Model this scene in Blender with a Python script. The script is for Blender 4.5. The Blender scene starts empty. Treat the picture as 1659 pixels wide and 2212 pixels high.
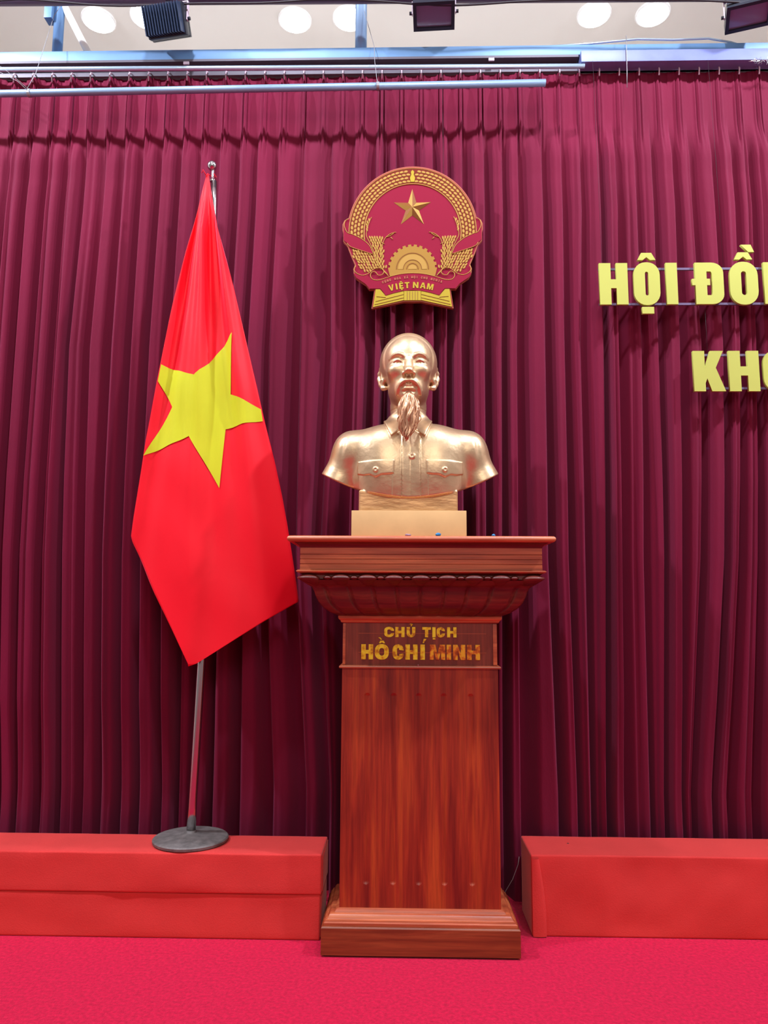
import bpy, bmesh, math, random
import numpy as np
from mathutils import Vector, Matrix, noise
from math import sin, cos, pi, radians, sqrt, atan2

S = bpy.context.scene
COL = S.collection

# ---------------------------------------------------------------- camera
cam_d = bpy.data.cameras.new('camera')
cam = bpy.data.objects.new('camera', cam_d); COL.objects.link(cam)
cam_d.sensor_fit = 'VERTICAL'; cam_d.sensor_height = 36.0; cam_d.lens = 36.0*1600/2212
cam_d.clip_start = 0.05
p_, y_, r_ = radians(7.3), radians(1.35), radians(0.3)
fw = Vector((-sin(y_)*cos(p_), cos(y_)*cos(p_), sin(p_)))
rt = Vector((cos(y_), sin(y_), 0)); up = rt.cross(fw)
rt2 = rt*cos(r_)+up*sin(r_); up2 = up*cos(r_)-rt*sin(r_)
cam.matrix_world = Matrix(((rt2.x, up2.x, -fw.x, 0), (rt2.y, up2.y, -fw.y, -2.8), (rt2.z, up2.z, -fw.z, 1.10), (0, 0, 0, 1)))
S.camera = cam

# ---------------------------------------------------------------- world, stage lamps, added fills, exposure
wd = bpy.data.worlds.new('hall_air'); S.world = wd; wd.use_nodes = True
wd.node_tree.nodes['Background'].inputs[0].default_value = (1.0, 0.93, 0.90, 1)
wd.node_tree.nodes['Background'].inputs[1].default_value = 0.26

def area(name, loc, target, size, power, col, size_y=None):
    l = bpy.data.lights.new(name, 'AREA'); l.energy = power; l.color = col
    l.shape = 'RECTANGLE'; l.size = size; l.size_y = size_y or size
    o = bpy.data.objects.new(name, l); COL.objects.link(o)
    o.location = loc
    o.rotation_euler = (Vector(target)-Vector(loc)).to_track_quat('-Z', 'Y').to_euler()
    return o
for x, pw in ((-2.75, 116), (-0.75, 40), (0.85, 40), (2.75, 116)):          # row of stage wash lamps under the ceiling
    area('stage_lamp', (x, -1.25, 4.35), (x*0.7, 0.1, 1.6), 0.12, pw, (0.84, 0.88, 1.0))
area('hall_fill', (0.3, -5.2, 4.0), (0, 0, 1.2), 3.2, 84, (1.0, 0.92, 0.84), 1.6)  # added soft front fill from the hall side, not a fixture
area('ceiling_fill', (-0.2, 1.15, 3.9), (-0.2, 1.3, 5.0), 3.4, 8, (0.97, 0.97, 1.0), 0.8)  # added unseen uplight that brightens the ceiling behind the curtain
S.view_settings.view_transform = 'Standard'
S.view_settings.look = 'None'
S.view_settings.gamma = 1.0
S.view_settings.use_curve_mapping = False
S.view_settings.exposure = 0.05

# ---------------------------------------------------------------- helpers
def srgb(r, g, b):
    f = lambda c: (c/255/12.92) if c/255 <= 0.04045 else ((c/255+0.055)/1.055)**2.4
    return (f(r), f(g), f(b), 1)
def mat(name, col, rough=0.5, metal=0.0, spec=0.5, sheen=0.0, sheen_col=(1, 1, 1, 1), sheen_rough=0.3,
        noise_s=0, noise_amt=0.0, bump=0.0, bump_s=200, emit=0, coat=0.0, stretch=(1, 1, 1)):
    m = bpy.data.materials.new(name); m.use_nodes = True
    nt = m.node_tree; b = nt.nodes['Principled BSDF']
    b.inputs['Base Color'].default_value = col
    b.inputs['Roughness'].default_value = rough
    b.inputs['Metallic'].default_value = metal
    b.inputs['Specular IOR Level'].default_value = spec
    b.inputs['Sheen Weight'].default_value = sheen
    b.inputs['Sheen Tint'].default_value = sheen_col
    b.inputs['Sheen Roughness'].default_value = sheen_rough
    b.inputs['Coat Weight'].default_value = coat
    tc = nt.nodes.new('ShaderNodeTexCoord'); mp = nt.nodes.new('ShaderNodeMapping')
    mp.inputs['Scale'].default_value = stretch
    nt.links.new(tc.outputs['Object'], mp.inputs[0])
    if noise_s:
        n = nt.nodes.new('ShaderNodeTexNoise'); n.inputs['Scale'].default_value = noise_s; n.inputs['Detail'].default_value = 5
        nt.links.new(mp.outputs[0], n.inputs['Vector'])
        r = nt.nodes.new('ShaderNodeMapRange'); r.inputs['To Min'].default_value = 1-noise_amt; r.inputs['To Max'].default_value = 1+noise_amt
        r.inputs['From Min'].default_value = 0.3; r.inputs['From Max'].default_value = 0.7
        nt.links.new(n.outputs[0], r.inputs[0])
        mx = nt.nodes.new('ShaderNodeVectorMath'); mx.operation = 'SCALE'
        mx.inputs[0].default_value = col[:3]
        nt.links.new(r.outputs[0], mx.inputs['Scale']); nt.links.new(mx.outputs[0], b.inputs['Base Color'])
    if bump:
        n2 = nt.nodes.new('ShaderNodeTexNoise'); n2.inputs['Scale'].default_value = bump_s; n2.inputs['Detail'].default_value = 4
        nt.links.new(mp.outputs[0], n2.inputs['Vector'])
        bp = nt.nodes.new('ShaderNodeBump'); bp.inputs['Strength'].default_value = 1; bp.inputs['Distance'].default_value = bump
        nt.links.new(n2.outputs[0], bp.inputs['Height']); nt.links.new(bp.outputs[0], b.inputs['Normal'])
    if emit:
        b.inputs['Emission Color'].default_value = (1, 0.97, 0.92, 1); b.inputs['Emission Strength'].default_value = emit
    return m

def wood(name, c1, c2, c3, axis, rough=0.38):
    m = bpy.data.materials.new(name); m.use_nodes = True
    nt = m.node_tree; b = nt.nodes['Principled BSDF']
    tc = nt.nodes.new('ShaderNodeTexCoord'); mp = nt.nodes.new('ShaderNodeMapping')
    if axis == 'Z': mp.inputs['Scale'].default_value = (26, 26, 1.6); mp.inputs['Rotation'].default_value = (0, 0.06, 0)
    else: mp.inputs['Scale'].default_value = (1.8, 30, 34)
    nt.links.new(tc.outputs['Object'], mp.inputs[0])
    n = nt.nodes.new('ShaderNodeTexNoise'); n.inputs['Scale'].default_value = 1.0; n.inputs['Detail'].default_value = 6
    n.inputs['Distortion'].default_value = 0.6
    nt.links.new(mp.outputs[0], n.inputs['Vector'])
    cr = nt.nodes.new('ShaderNodeValToRGB'); e = cr.color_ramp.elements
    e[0].position = 0.30; e[0].color = c1; e[1].position = 0.72; e[1].color = c3
    k = cr.color_ramp.elements.new(0.52); k.color = c2
    nt.links.new(n.outputs[0], cr.inputs[0])
    n2 = nt.nodes.new('ShaderNodeTexNoise'); n2.inputs['Scale'].default_value = 8.0; n2.inputs['Detail'].default_value = 3
    mp2 = nt.nodes.new('ShaderNodeMapping')
    mp2.inputs['Scale'].default_value = (20, 20, 1) if axis == 'Z' else (1, 20, 20)
    nt.links.new(tc.outputs['Object'], mp2.inputs[0]); nt.links.new(mp2.outputs[0], n2.inputs['Vector'])
    mr = nt.nodes.new('ShaderNodeMapRange'); mr.inputs['From Min'].default_value = 0.35; mr.inputs['From Max'].default_value = 0.65
    mr.inputs['To Min'].default_value = 0.82; mr.inputs['To Max'].default_value = 1.1
    nt.links.new(n2.outputs[0], mr.inputs[0])
    sc = nt.nodes.new('ShaderNodeVectorMath'); sc.operation = 'SCALE'
    nt.links.new(cr.outputs[0], sc.inputs[0]); nt.links.new(mr.outputs[0], sc.inputs['Scale'])
    nt.links.new(sc.outputs[0], b.inputs['Base Color'])
    b.inputs['Roughness'].default_value = rough; b.inputs['Coat Weight'].default_value = 0.15; b.inputs['Coat Roughness'].default_value = 0.3
    return m

M = {}
M['carpet'] = mat('red_carpet', srgb(206, 20, 66), 0.95, spec=0.1, noise_s=90, noise_amt=0.2, bump=0.005, bump_s=260, sheen=0.25, sheen_col=(1, .35, .45, 1))
M['cream'] = mat('cream_paint', srgb(230, 226, 218), 0.8, noise_s=2, noise_amt=0.02)
M['velvet'] = mat('burgundy_velvet', srgb(110, 6, 45), 0.8, spec=0.2, sheen=0.12, sheen_col=(1.0, 0.45, 0.75, 1), sheen_rough=0.6, noise_s=5, noise_amt=0.12, bump=0.0008, bump_s=90, stretch=(1, 1, 0.3))
M['felt'] = mat('red_felt_cloth', srgb(212, 60, 58), 0.85, spec=0.2, sheen=0.5, sheen_col=(1, .5, .45, 1), noise_s=7, noise_amt=0.05, bump=0.0006, bump_s=260)
M['flag'] = mat('red_flag_satin', srgb(238, 8, 36), 0.55, spec=0.3, sheen=0.4, sheen_col=(1, .30, .5, 1), bump=0.0006, bump_s=14)
M['star'] = mat('yellow_flag_cloth', srgb(202, 208, 40), 0.6, spec=0.2, noise_s=6, noise_amt=0.05)
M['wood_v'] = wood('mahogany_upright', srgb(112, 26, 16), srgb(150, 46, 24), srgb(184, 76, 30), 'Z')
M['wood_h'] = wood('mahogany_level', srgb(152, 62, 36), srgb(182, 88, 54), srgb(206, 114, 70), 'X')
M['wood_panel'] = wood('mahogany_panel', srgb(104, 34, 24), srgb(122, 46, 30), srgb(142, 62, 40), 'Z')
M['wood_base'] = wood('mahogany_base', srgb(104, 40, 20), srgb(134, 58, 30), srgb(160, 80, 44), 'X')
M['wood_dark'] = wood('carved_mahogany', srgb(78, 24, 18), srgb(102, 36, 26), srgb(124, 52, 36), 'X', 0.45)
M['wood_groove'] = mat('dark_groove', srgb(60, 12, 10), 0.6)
M['bronze'] = mat('gold_bronze_paint', srgb(214, 184, 146), 0.40, metal=0.8, noise_s=14, noise_amt=0.10, bump=0.0016, bump_s=34)
M['bronze_rough'] = mat('rough_bronze_cast', srgb(206, 160, 112), 0.42, metal=0.6, noise_s=20, noise_amt=0.14, bump=0.004, bump_s=20, stretch=(0.5, 1, 1.6))
M['beard'] = mat('beard_bronze', srgb(204, 156, 122), 0.34, metal=0.8)
M['plinth'] = mat('plinth_gold', srgb(226, 188, 132), 0.5, metal=0.3, noise_s=16, noise_amt=0.05)
M['chrome'] = mat('polished_steel', (0.55, 0.53, 0.54, 1), 0.2, metal=1.0)
M['iron'] = mat('dusty_cast_iron', srgb(112, 106, 104), 0.6, metal=0.2, noise_s=40, noise_amt=0.3, bump=0.0008, bump_s=120)
M['blue_steel'] = mat('pale_blue_steel', srgb(96, 134, 176), 0.45, metal=0.2, noise_s=9, noise_amt=0.08)
M['lilac_steel'] = mat('lilac_grey_steel', srgb(112, 122, 176), 0.45, metal=0.2, noise_s=12, noise_amt=0.1)
M['dark_steel'] = mat('dark_grey_steel', srgb(88, 82, 92), 0.5, metal=0.3)
M['bright_steel'] = mat('bright_tube_steel', srgb(190, 215, 235), 0.25, metal=0.7)
M['pipe'] = mat('blue_grey_pipe', srgb(132, 158, 188), 0.4, metal=0.35, noise_s=6, noise_amt=0.08)
M['hook'] = mat('hook_plastic', srgb(200, 180, 195), 0.4)
M['batten'] = mat('purple_grey_batten', srgb(84, 60, 82), 0.5, metal=0.2)
M['black'] = mat('black_lamp_body', srgb(26, 30, 44), 0.45, metal=0.2)
M['fin'] = mat('heat_sink_metal', srgb(58, 72, 100), 0.4, metal=0.5)
M['glass'] = mat('lamp_lens', srgb(110, 100, 130), 0.15, spec=0.8)
M['cable'] = mat('black_cable', srgb(40, 34, 40), 0.6)
M['wire'] = mat('thin_grey_wire', srgb(150, 150, 155), 0.5, metal=0.5)
M['lamp'] = mat('lamp_glow', (1, 1, 1, 1), 0.5, emit=14)
M['lamp_rim'] = mat('white_lamp_rim', (0.9, 0.9, 0.88, 1), 0.5)
M['letter'] = mat('yellow_letter_face', srgb(186, 190, 94), 0.4, metal=0.1, spec=0.25, noise_s=3, noise_amt=0.03)
M['rail'] = mat('sign_rail', srgb(104, 88, 122), 0.5, metal=0.2)
M['gold'] = mat('emblem_gold', srgb(160, 120, 50), 0.5, metal=0.25, spec=0.25)
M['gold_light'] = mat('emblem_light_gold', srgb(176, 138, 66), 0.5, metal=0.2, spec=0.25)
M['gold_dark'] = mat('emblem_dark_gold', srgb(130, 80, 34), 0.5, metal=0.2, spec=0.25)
M['gold_bright'] = mat('emblem_yellow_gold', srgb(176, 154, 44), 0.5, metal=0.2, spec=0.25)
M['copper'] = mat('emblem_copper_edge', srgb(172, 98, 74), 0.5, metal=0.15, spec=0.25)
M['emred'] = mat('emblem_red', srgb(142, 14, 50), 0.6, spec=0.15)
M['embrown'] = mat('emblem_brown_red', srgb(118, 38, 24), 0.6, spec=0.15)
def foil(name, cols):
    m = bpy.data.materials.new(name); m.use_nodes = True
    nt = m.node_tree; b = nt.nodes['Principled BSDF']
    tc = nt.nodes.new('ShaderNodeTexCoord')
    n = nt.nodes.new('ShaderNodeTexNoise'); n.inputs['Scale'].default_value = 55; n.inputs['Detail'].default_value = 3
    nt.links.new(tc.outputs['Object'], n.inputs['Vector'])
    cr = nt.nodes.new('ShaderNodeValToRGB'); e = cr.color_ramp.elements
    e[0].position = 0.36; e[0].color = cols[0]; e[1].position = 0.60; e[1].color = cols[2]
    k = e.new(0.47); k.color = cols[1]
    nt.links.new(n.outputs[0], cr.inputs[0]); nt.links.new(cr.outputs[0], b.inputs['Base Color'])
    b.inputs['Roughness'].default_value = 0.3; b.inputs['Metallic'].default_value = 0.2
    return m
M['foil'] = foil('gold_foil_letter', (srgb(196, 128, 30), srgb(244, 204, 40), srgb(255, 240, 60)))
M['foil_worn'] = foil('worn_copper_foil_letter', (srgb(170, 74, 24), srgb(226, 124, 38), srgb(250, 196, 50)))
M['scrap_blue'] = mat('blue_scrap', srgb(40, 130, 190), 0.4)
M['scrap_grey'] = mat('grey_scrap', srgb(160, 130, 150), 0.5)
M['tinsel'] = mat('silver_tinsel', (0.8, 0.85, 0.88, 1), 0.2, metal=0.9)

def link_mesh(name, verts, faces, m, parent=None, smooth=False, label=None, kind=None):
    me = bpy.data.meshes.new(name); me.from_pydata([tuple(v) for v in verts], [], [tuple(f) for f in faces])
    if m: me.materials.append(m)
    if smooth: me.polygons.foreach_set('use_smooth', [True]*len(me.polygons))
    me.update()
    o = bpy.data.objects.new(name, me); COL.objects.link(o)
    if parent: attach(o, parent)
    if label: o['label'] = label
    if kind: o['kind'] = kind
    return o
def attach(o, parent):
    o.parent = parent
    o.matrix_parent_inverse = parent_world(parent).inverted()
def parent_world(p):
    m = Matrix.LocRotScale(p.location, p.rotation_euler, p.scale)
    return (parent_world(p.parent) @ p.matrix_parent_inverse @ m) if p.parent else m
def bm_obj(name, bm, m, parent=None, smooth=False, label=None, kind=None):
    bmesh.ops.recalc_face_normals(bm, faces=bm.faces)
    me = bpy.data.meshes.new(name); bm.to_mesh(me); bm.free()
    if m: me.materials.append(m)
    if smooth:
        me.polygons.foreach_set('use_smooth', [True]*len(me.polygons))
    o = bpy.data.objects.new(name, me); COL.objects.link(o)
    if smooth == 'edge': me.set_sharp_from_angle(angle=radians(35))
    if parent: attach(o, parent)
    if label: o['label'] = label
    if kind: o['kind'] = kind
    return o
def thing(name, label, cat, loc=(0, 0, 0), group=None, rotz=0):
    o = bpy.data.objects.new(name, None); COL.objects.link(o); o.location = loc; o.rotation_euler = (0, 0, rotz)
    o.empty_display_size = 0.05
    o['label'] = label; o['category'] = cat
    if group: o['group'] = group
    return o
def tag(o, label, cat, group=None):
    o['label'] = label; o['category'] = cat
    if group: o['group'] = group
    return o
def structure(o): o['kind'] = 'structure'; return o

def bm_box(bm, a, b, bevel=0.0, seg=2):
    x0, y0, z0 = a; x1, y1, z1 = b
    r = bmesh.ops.create_cube(bm, size=1)
    vs = r['verts']
    for v in vs:
        v.co = Vector(((x0+x1)/2+v.co.x*(x1-x0), (y0+y1)/2+v.co.y*(y1-y0), (z0+z1)/2+v.co.z*(z1-z0)))
    if bevel:
        es = list({e for v in vs for e in v.link_edges})
        bmesh.ops.bevel(bm, geom=es, offset=bevel, segments=seg, profile=0.7, affect='EDGES')
    return bm
def box(name, a, b, m, parent=None, bevel=0.0, seg=2, label=None):
    bm = bmesh.new(); bm_box(bm, a, b, bevel, seg)
    return bm_obj(name, bm, m, parent, smooth='edge' if bevel else False, label=label)
def tube_data(pts, rad, sides=8, cap=True):
    pts = [Vector(p) for p in pts]; n = len(pts)
    rads = rad if hasattr(rad, '__len__') else [rad]*n
    V, Fc = [], []
    prev = None
    for i, p in enumerate(pts):
        t = (pts[min(i+1, n-1)]-pts[max(i-1, 0)]).normalized()
        if prev is None:
            a = Vector((0, 0, 1)) if abs(t.z) < 0.9 else Vector((1, 0, 0))
            u = t.cross(a).normalized()
        else: u = (prev - t*prev.dot(t)).normalized()
        prev = u; w = t.cross(u)
        for k in range(sides):
            an = 2*pi*k/sides
            V.append(p+(u*cos(an)+w*sin(an))*rads[i])
    for i in range(n-1):
        for k in range(sides):
            a = i*sides+k; b = i*sides+(k+1) % sides
            Fc.append((a, b, b+sides, a+sides))
    if cap:
        Fc.append(tuple(range(sides))[::-1]); Fc.append(tuple(range((n-1)*sides, n*sides)))
    return V, Fc
def merge(parts):
    V, Fc = [], []
    for v, f in parts:
        o = len(V); V += list(v); Fc += [tuple(i+o for i in q) for q in f]
    return V, Fc
def tube(name, pts, rad, m, parent=None, sides=10, label=None):
    V, Fc = tube_data(pts, rad, sides)
    return link_mesh(name, V, Fc, m, parent, smooth=True, label=label)
def lathe(name, prof, loc, m, parent=None, seg=48, label=None):
    V, Fc = [], []
    n = len(prof)
    for r, z in prof:
        for k in range(seg):
            a = 2*pi*k/seg; V.append((loc[0]+r*cos(a), loc[1]+r*sin(a), loc[2]+z))
    for i in range(n-1):
        for k in range(seg):
            a = i*seg+k; b = i*seg+(k+1) % seg; Fc.append((a, b, b+seg, a+seg))
    Fc.append(tuple(range(seg))[::-1]); Fc.append(tuple(range((n-1)*seg, n*seg)))
    return link_mesh(name, V, Fc, m, parent, smooth=False, label=label)
def shape2d(name, loops, y0, y1, m, parent=None, bevel=0.0, label=None):
    """closed outlines (x,z) with holes -> plate between y0 (front) and y1 (back)"""
    cu = bpy.data.curves.new(name, 'CURVE'); cu.dimensions = '2D'; cu.fill_mode = 'BOTH'
    cu.extrude = abs(y1-y0)/2-bevel; cu.bevel_depth = bevel; cu.bevel_resolution = 1; cu.offset = -bevel
    for lp in loops:
        sp = cu.splines.new('POLY'); sp.points.add(len(lp)-1)
        for i, (x, z) in enumerate(lp): sp.points[i].co = (x, z, 0, 1)
        sp.use_cyclic_u = True
    tmp = bpy.data.objects.new(name, cu); COL.objects.link(tmp)
    dg = bpy.context.evaluated_depsgraph_get()
    me = bpy.data.meshes.new_from_object(tmp.evaluated_get(dg))
    bpy.data.objects.remove(tmp); bpy.data.curves.remove(cu)
    ym = (y0+y1)/2
    for v in me.vertices:
        x, z, d = v.co; v.co = (x, ym-d, z)
    me.materials.clear(); me.materials.append(m); me.name = name
    o = bpy.data.objects.new(name, me); COL.objects.link(o)
    if parent: attach(o, parent)
    if label: o['label'] = label
    return o

# ---------------------------------------------------------------- setting
structure(link_mesh('floor', [(-3.2, -7, 0), (3.2, -7, 0), (3.2, 2.3, 0), (-3.2, 2.3, 0)], [(0, 1, 2, 3)], M['carpet']))
structure(box('wall_back', (-3.3, 2.3, -0.05), (3.3, 2.45, 4.7), M['cream']))
structure(box('wall_left', (-3.35, -1.0, -0.05), (-3.2, 2.3, 4.7), M['cream']))
structure(box('wall_right', (3.2, -1.0, -0.05), (3.35, 2.3, 4.7), M['cream']))
structure(box('ceiling', (-3.35, -1.0, 4.6), (3.35, 2.45, 4.7), M['cream']))

# ---------------------------------------------------------------- curtain
def interp(x, xs, ys):
    return float(np.interp(x, xs, ys))
PX = lambda px, z: None
# crest lines of the folds, in metres along the wall, at heights 2.98 / 2.30 / 1.42 / 0.40
def crest(pxs):
    """crest line measured off the photograph -> metres on the curtain plane (y = 0.12) at heights zl"""
    pts = []
    for px, py in zip(pxs, (400, 720, 1180, 1700)):
        d_ = rt2*((px-829.5)/1600) - up2*((py-1106)/1600) + fw
        k = (0.12+2.8)/d_.y
        pts.append((1.10+d_.z*k, d_.x*k))
    return [float(np.interp(z, [p[0] for p in pts[::-1]], [p[1] for p in pts[::-1]])) for z in (2.75, 2.15, 1.29, 0.41)]
L_px = [(-100, -118, -135, -150), (-62, -80, -100, -112), (-22, -38, -55, -65), (20, 2, -15, -25), (62, 47, 25, 8), (102, 86, 60, 42), (145, 129, 107, 93), (183, 153, 140, 130), (226, 198, 190, 180), (266, 248, 232, 222),
        (306, 291, 275, 265), (348, 330, 315, 305), (390, 375, 360, 353), (430, 415, 400, 385), (472, 460, 440, 420), (517, 500, 480, 462),
        (555, 537, 530, 520), (600, 582, 575, 590), (655, 650, 640, 662), (715, 717, 690, 712), (765, 768, 755, 742), (812, 812, 800, 772)]
R_px = [(855, 855, 848, 825), (895, 893, 886, 862), (935, 937, 925, 905), (968, 965, 962, 950), (1000, 995, 1000, 1000), (1047, 1045, 1047, 1050), (1087, 1082, 1082, 1085), (1122, 1115, 1117, 1124), (1172, 1175, 1179, 1204),
        (1215, 1217, 1224, 1246), (1258, 1252, 1262, 1277), (1297, 1302, 1305, 1309), (1332, 1330, 1334, 1345), (1375, 1385, 1388, 1407), (1412, 1420, 1433, 1437),
        (1455, 1462, 1463, 1470), (1492, 1512, 1509, 1493), (1540, 1555, 1555, 1535), (1585, 1592, 1586, 1567), (1622, 1627, 1628, 1623), (1665, 1670, 1680, 1690), (1710, 1715, 1725, 1740), (1750, 1760, 1770, 1790), (1795, 1800, 1815, 1830)]
_r = random.Random(31)
for _k in range(1, 13):
    L_px.insert(0, tuple(-100-39.5*_k-d+_r.uniform(-5, 5) for d in (0, 17, 33, 48)))
for _k in range(1, 13):
    R_px.append(tuple(1795+42.5*_k+d+_r.uniform(-5, 5) for d in (0, 5, 18, 32)))
def build_curtain():
    rnd = random.Random(4)
    ex = [crest(p) for p in L_px]; er = [crest(p) for p in R_px]
    zl = [0.41, 1.29, 2.15, 2.75]
    def at_z(c, z): return float(np.interp(z, zl, c[::-1]))
    PIT = 0.0843                                   # pleat spacing
    zs = np.concatenate([np.linspace(0.02, 2.8, 110), np.linspace(2.82, 3.382, 46)])
    ampL = [rnd.uniform(0.6, 1.25) for _ in ex]; ampR = [rnd.uniform(0.65, 1.3) for _ in er]
    rip = [(rnd.uniform(0.15, 0.75), rnd.uniform(-1, 1)) for _ in range(100)]
    V = []
    ps_ = np.array([0, .02, .045, .07, .11, .16, .21, .26, .31, .36, .41, .46, .51, .56, .61, .66, .71, .76, .81, .86, .90, .93, .955, .966, .978, .989])
    seam = [0.0]*1
    for z in zs:
        el = np.array([at_z(c, z) for c in ex]); r_ = np.array([at_z(c, z) for c in er])
        low = np.clip((2.9-z)/1.6, 0, 1)
        A = 0.040+0.060*low**0.8
        mid = 0.5*(el[-1]+r_[0])
        X_, P_c, ID = [], [], []
        for q in range(len(el)):
            nxt_ = el[q+1] if q+1 < len(el) else mid
            X_.append(el[q]+ps_*(nxt_-el[q])); P_c.append(ps_); ID.append(np.full(len(ps_), q))
        for q in range(len(r_)):
            prv_ = r_[q-1] if q else mid
            X_.append((r_[q]-ps_*(r_[q]-prv_))[::-1]); P_c.append(ps_[::-1]); ID.append(np.full(len(ps_), len(el)+q))
        xs = np.concatenate(X_); p = np.concatenate(P_c); idx = np.concatenate(ID); nx = len(xs)
        amp = np.array(ampL+ampR)[idx]
        rp = np.array([r[0] for r in rip])[idx]; ra = np.array([r[1] for r in rip])[idx]
        # profile: 1 = forward (crest), 0 = bottom of the valley
        prof = np.where(p < 0.07, 0.80+0.20*np.sin(p/0.07*pi/2), 0)
        fl = 0.40
        prof = np.where((p >= 0.07) & (p < fl), 1.0-0.15*(p-0.07)/(fl-0.07), prof)
        q = np.clip((p-fl)/(0.94-fl), 0, 1)**0.8
        prof = np.where(p >= fl, 0.85*(0.5+0.5*np.cos(q*pi)), prof)
        prof = prof+0.22*ra*np.exp(-((p-rp*0.6)/0.07)**2)*(p < 0.7)
        q2 = np.clip((p-0.955)/0.045, 0, 1)
        prof = np.where(p > 0.955, 0.0+0.80*q2*q2, prof)
        D = A*amp*prof
        # heading with pinch pleats
        hw = np.clip((z-2.97)/0.20, 0, 1); hw = hw*hw*(3-2*hw)
        ph = ((xs+1.773)/PIT+0.5) % 1.0-0.5
        k = np.floor((xs+1.773)/PIT+0.5)
        pin = 0.030*np.exp(-(ph/0.075)**2)+0.014*np.exp(-((np.abs(ph)-0.16)/0.05)**2)-0.016*np.exp(-((np.abs(ph)-0.10)/0.03)**2)
        pinch = pin*(0.45+0.55*np.clip((3.40-z)/0.15, 0, 1))
        Hh = 0.012+0.0015*np.cos(ph*2*pi*1)+pinch+0.006*np.sin(k*3.1+z*30)*np.clip((z-3.30)/0.06, 0, 1)
        right_cloth = np.clip((xs-0.60)/0.06, 0, 1)
        Hh = Hh*(1-0.45*right_cloth)
        D = D*(1-hw)+Hh*hw
        base = 0.155+0.006*np.sin(xs*1.7+z*0.8)
        # cloth bulges over the back of the step boxes
        y = base-D
        low2 = np.clip((0.9-z)/0.8, 0, 1)
        y = y+0.050*np.clip((1.6-z)/1.6, 0, 1)-0.010*low2*np.sin(xs*2.3+1)
        soft = np.clip((0.75-z)/0.4, 0, 1); lim = 0.094+0.25*np.maximum(y-0.094, 0)
        y = np.where(y < 0.11, y*(1-soft)+np.maximum(y, 0.094+0.3*(np.maximum(y, 0.05)-0.05))*soft, y)
        for a, b in zip(xs, y): V.append((a, b, z))
    F_ = []
    for r in range(len(zs)-1):
        o = r*nx
        for c in range(nx-1): F_.append((o+c, o+c+1, o+nx+c+1, o+nx+c))
    root = thing('stage_curtain', 'long burgundy velvet curtain hanging in pleats across the whole stage back', 'curtain', (0, 0.155, 0))
    o = link_mesh('curtain_cloth', V, F_, M['velvet'], root, smooth=True)
    for k in range(-12, 58):
        x = -1.773+PIT*k
        if x > 2.7: break
        pts = [(x, 0.118, 3.352), (x, 0.112, 3.375), (x, 0.118, 3.393), (x+0.002, 0.135, 3.402), (x+0.002, 0.150, 3.384)]
        tube('hook', pts, 0.0032, M['hook'], root, sides=5)
build_curtain()

# ---------------------------------------------------------------- curtain rail, beam, struts
rail = thing('curtain_rail', 'pale blue steel beam with dark channel and bright tube above the curtain', 'rail', (0, 0.15, 3.4))
box('beam', (-3.1, 0.10, 3.438), (3.1, 0.26, 3.484), M['blue_steel'], rail, 0.003)
bm = bmesh.new(); bm_box(bm, (-3.1, 0.145, 3.395), (0.75, 0.155, 3.438)); bm_box(bm, (-3.1, 0.10, 3.4385), (0.75, 0.15, 3.428)); 
bm_obj('channel', bm, M['dark_steel'], rail, label='dark grey channel under the beam')
tube('tube', [(-3.1, 0.085, 3.397), (0.77, 0.085, 3.372)], 0.010, M['bright_steel'], rail, 12, label='bright steel tube in front of the channel')
box('glide_track', (-3.1, 0.13, 3.385), (3.1, 0.175, 3.405), M['dark_steel'], rail, 0.002, label='dark track that the curtain hooks run in')
cs = box('casing', (0.755, 0.075, 3.385), (3.1, 0.145, 3.437), M['lilac_steel'], rail, 0.002, label='lilac grey casing on the right stretch')
box('casing_seam', (0.94, 0.0735, 3.387), (0.943, 0.076, 3.435), M['dark_steel'], cs)
for x in (-0.93, -0.12+0.5):
    box('clip', (x-0.012, 0.095, 3.412), (x+0.012, 0.101, 3.424), M['hook'], rail, label='small pale clip on the channel')
# upright struts carrying the beam
for (x0, x1, nm) in ((-1.545, -1.535, 'a'), (-0.185, -0.183, 'b')):
    pass
st = thing('support_strut', 'blue vertical strut with diagonal brace, top left above beam', 'strut', (-1.54, 0.2, 3.484))
tube('post', [(-1.548, 0.2, 3.484), (-1.552, 0.2, 4.6)], 0.022, M['blue_steel'], st, 12)
tube('brace', [(-1.37, 0.2, 3.484), (-1.53, 0.2, 3.79)], 0.016, M['cream'], st, 10, label='cream diagonal brace')
box('clamp', (-1.60, 0.16, 3.70), (-1.565, 0.21, 3.80), M['blue_steel'], st, 0.004, label='blue clamp bracket')
st2 = thing('support_strut', 'single blue vertical strut between the two middle lamps above the beam', 'strut', (-0.18, 0.2, 3.484))
tube('post', [(-0.184, 0.2, 3.484), (-0.186, 0.2, 4.6)], 0.026, M['pipe'], st2, 12)
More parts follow.
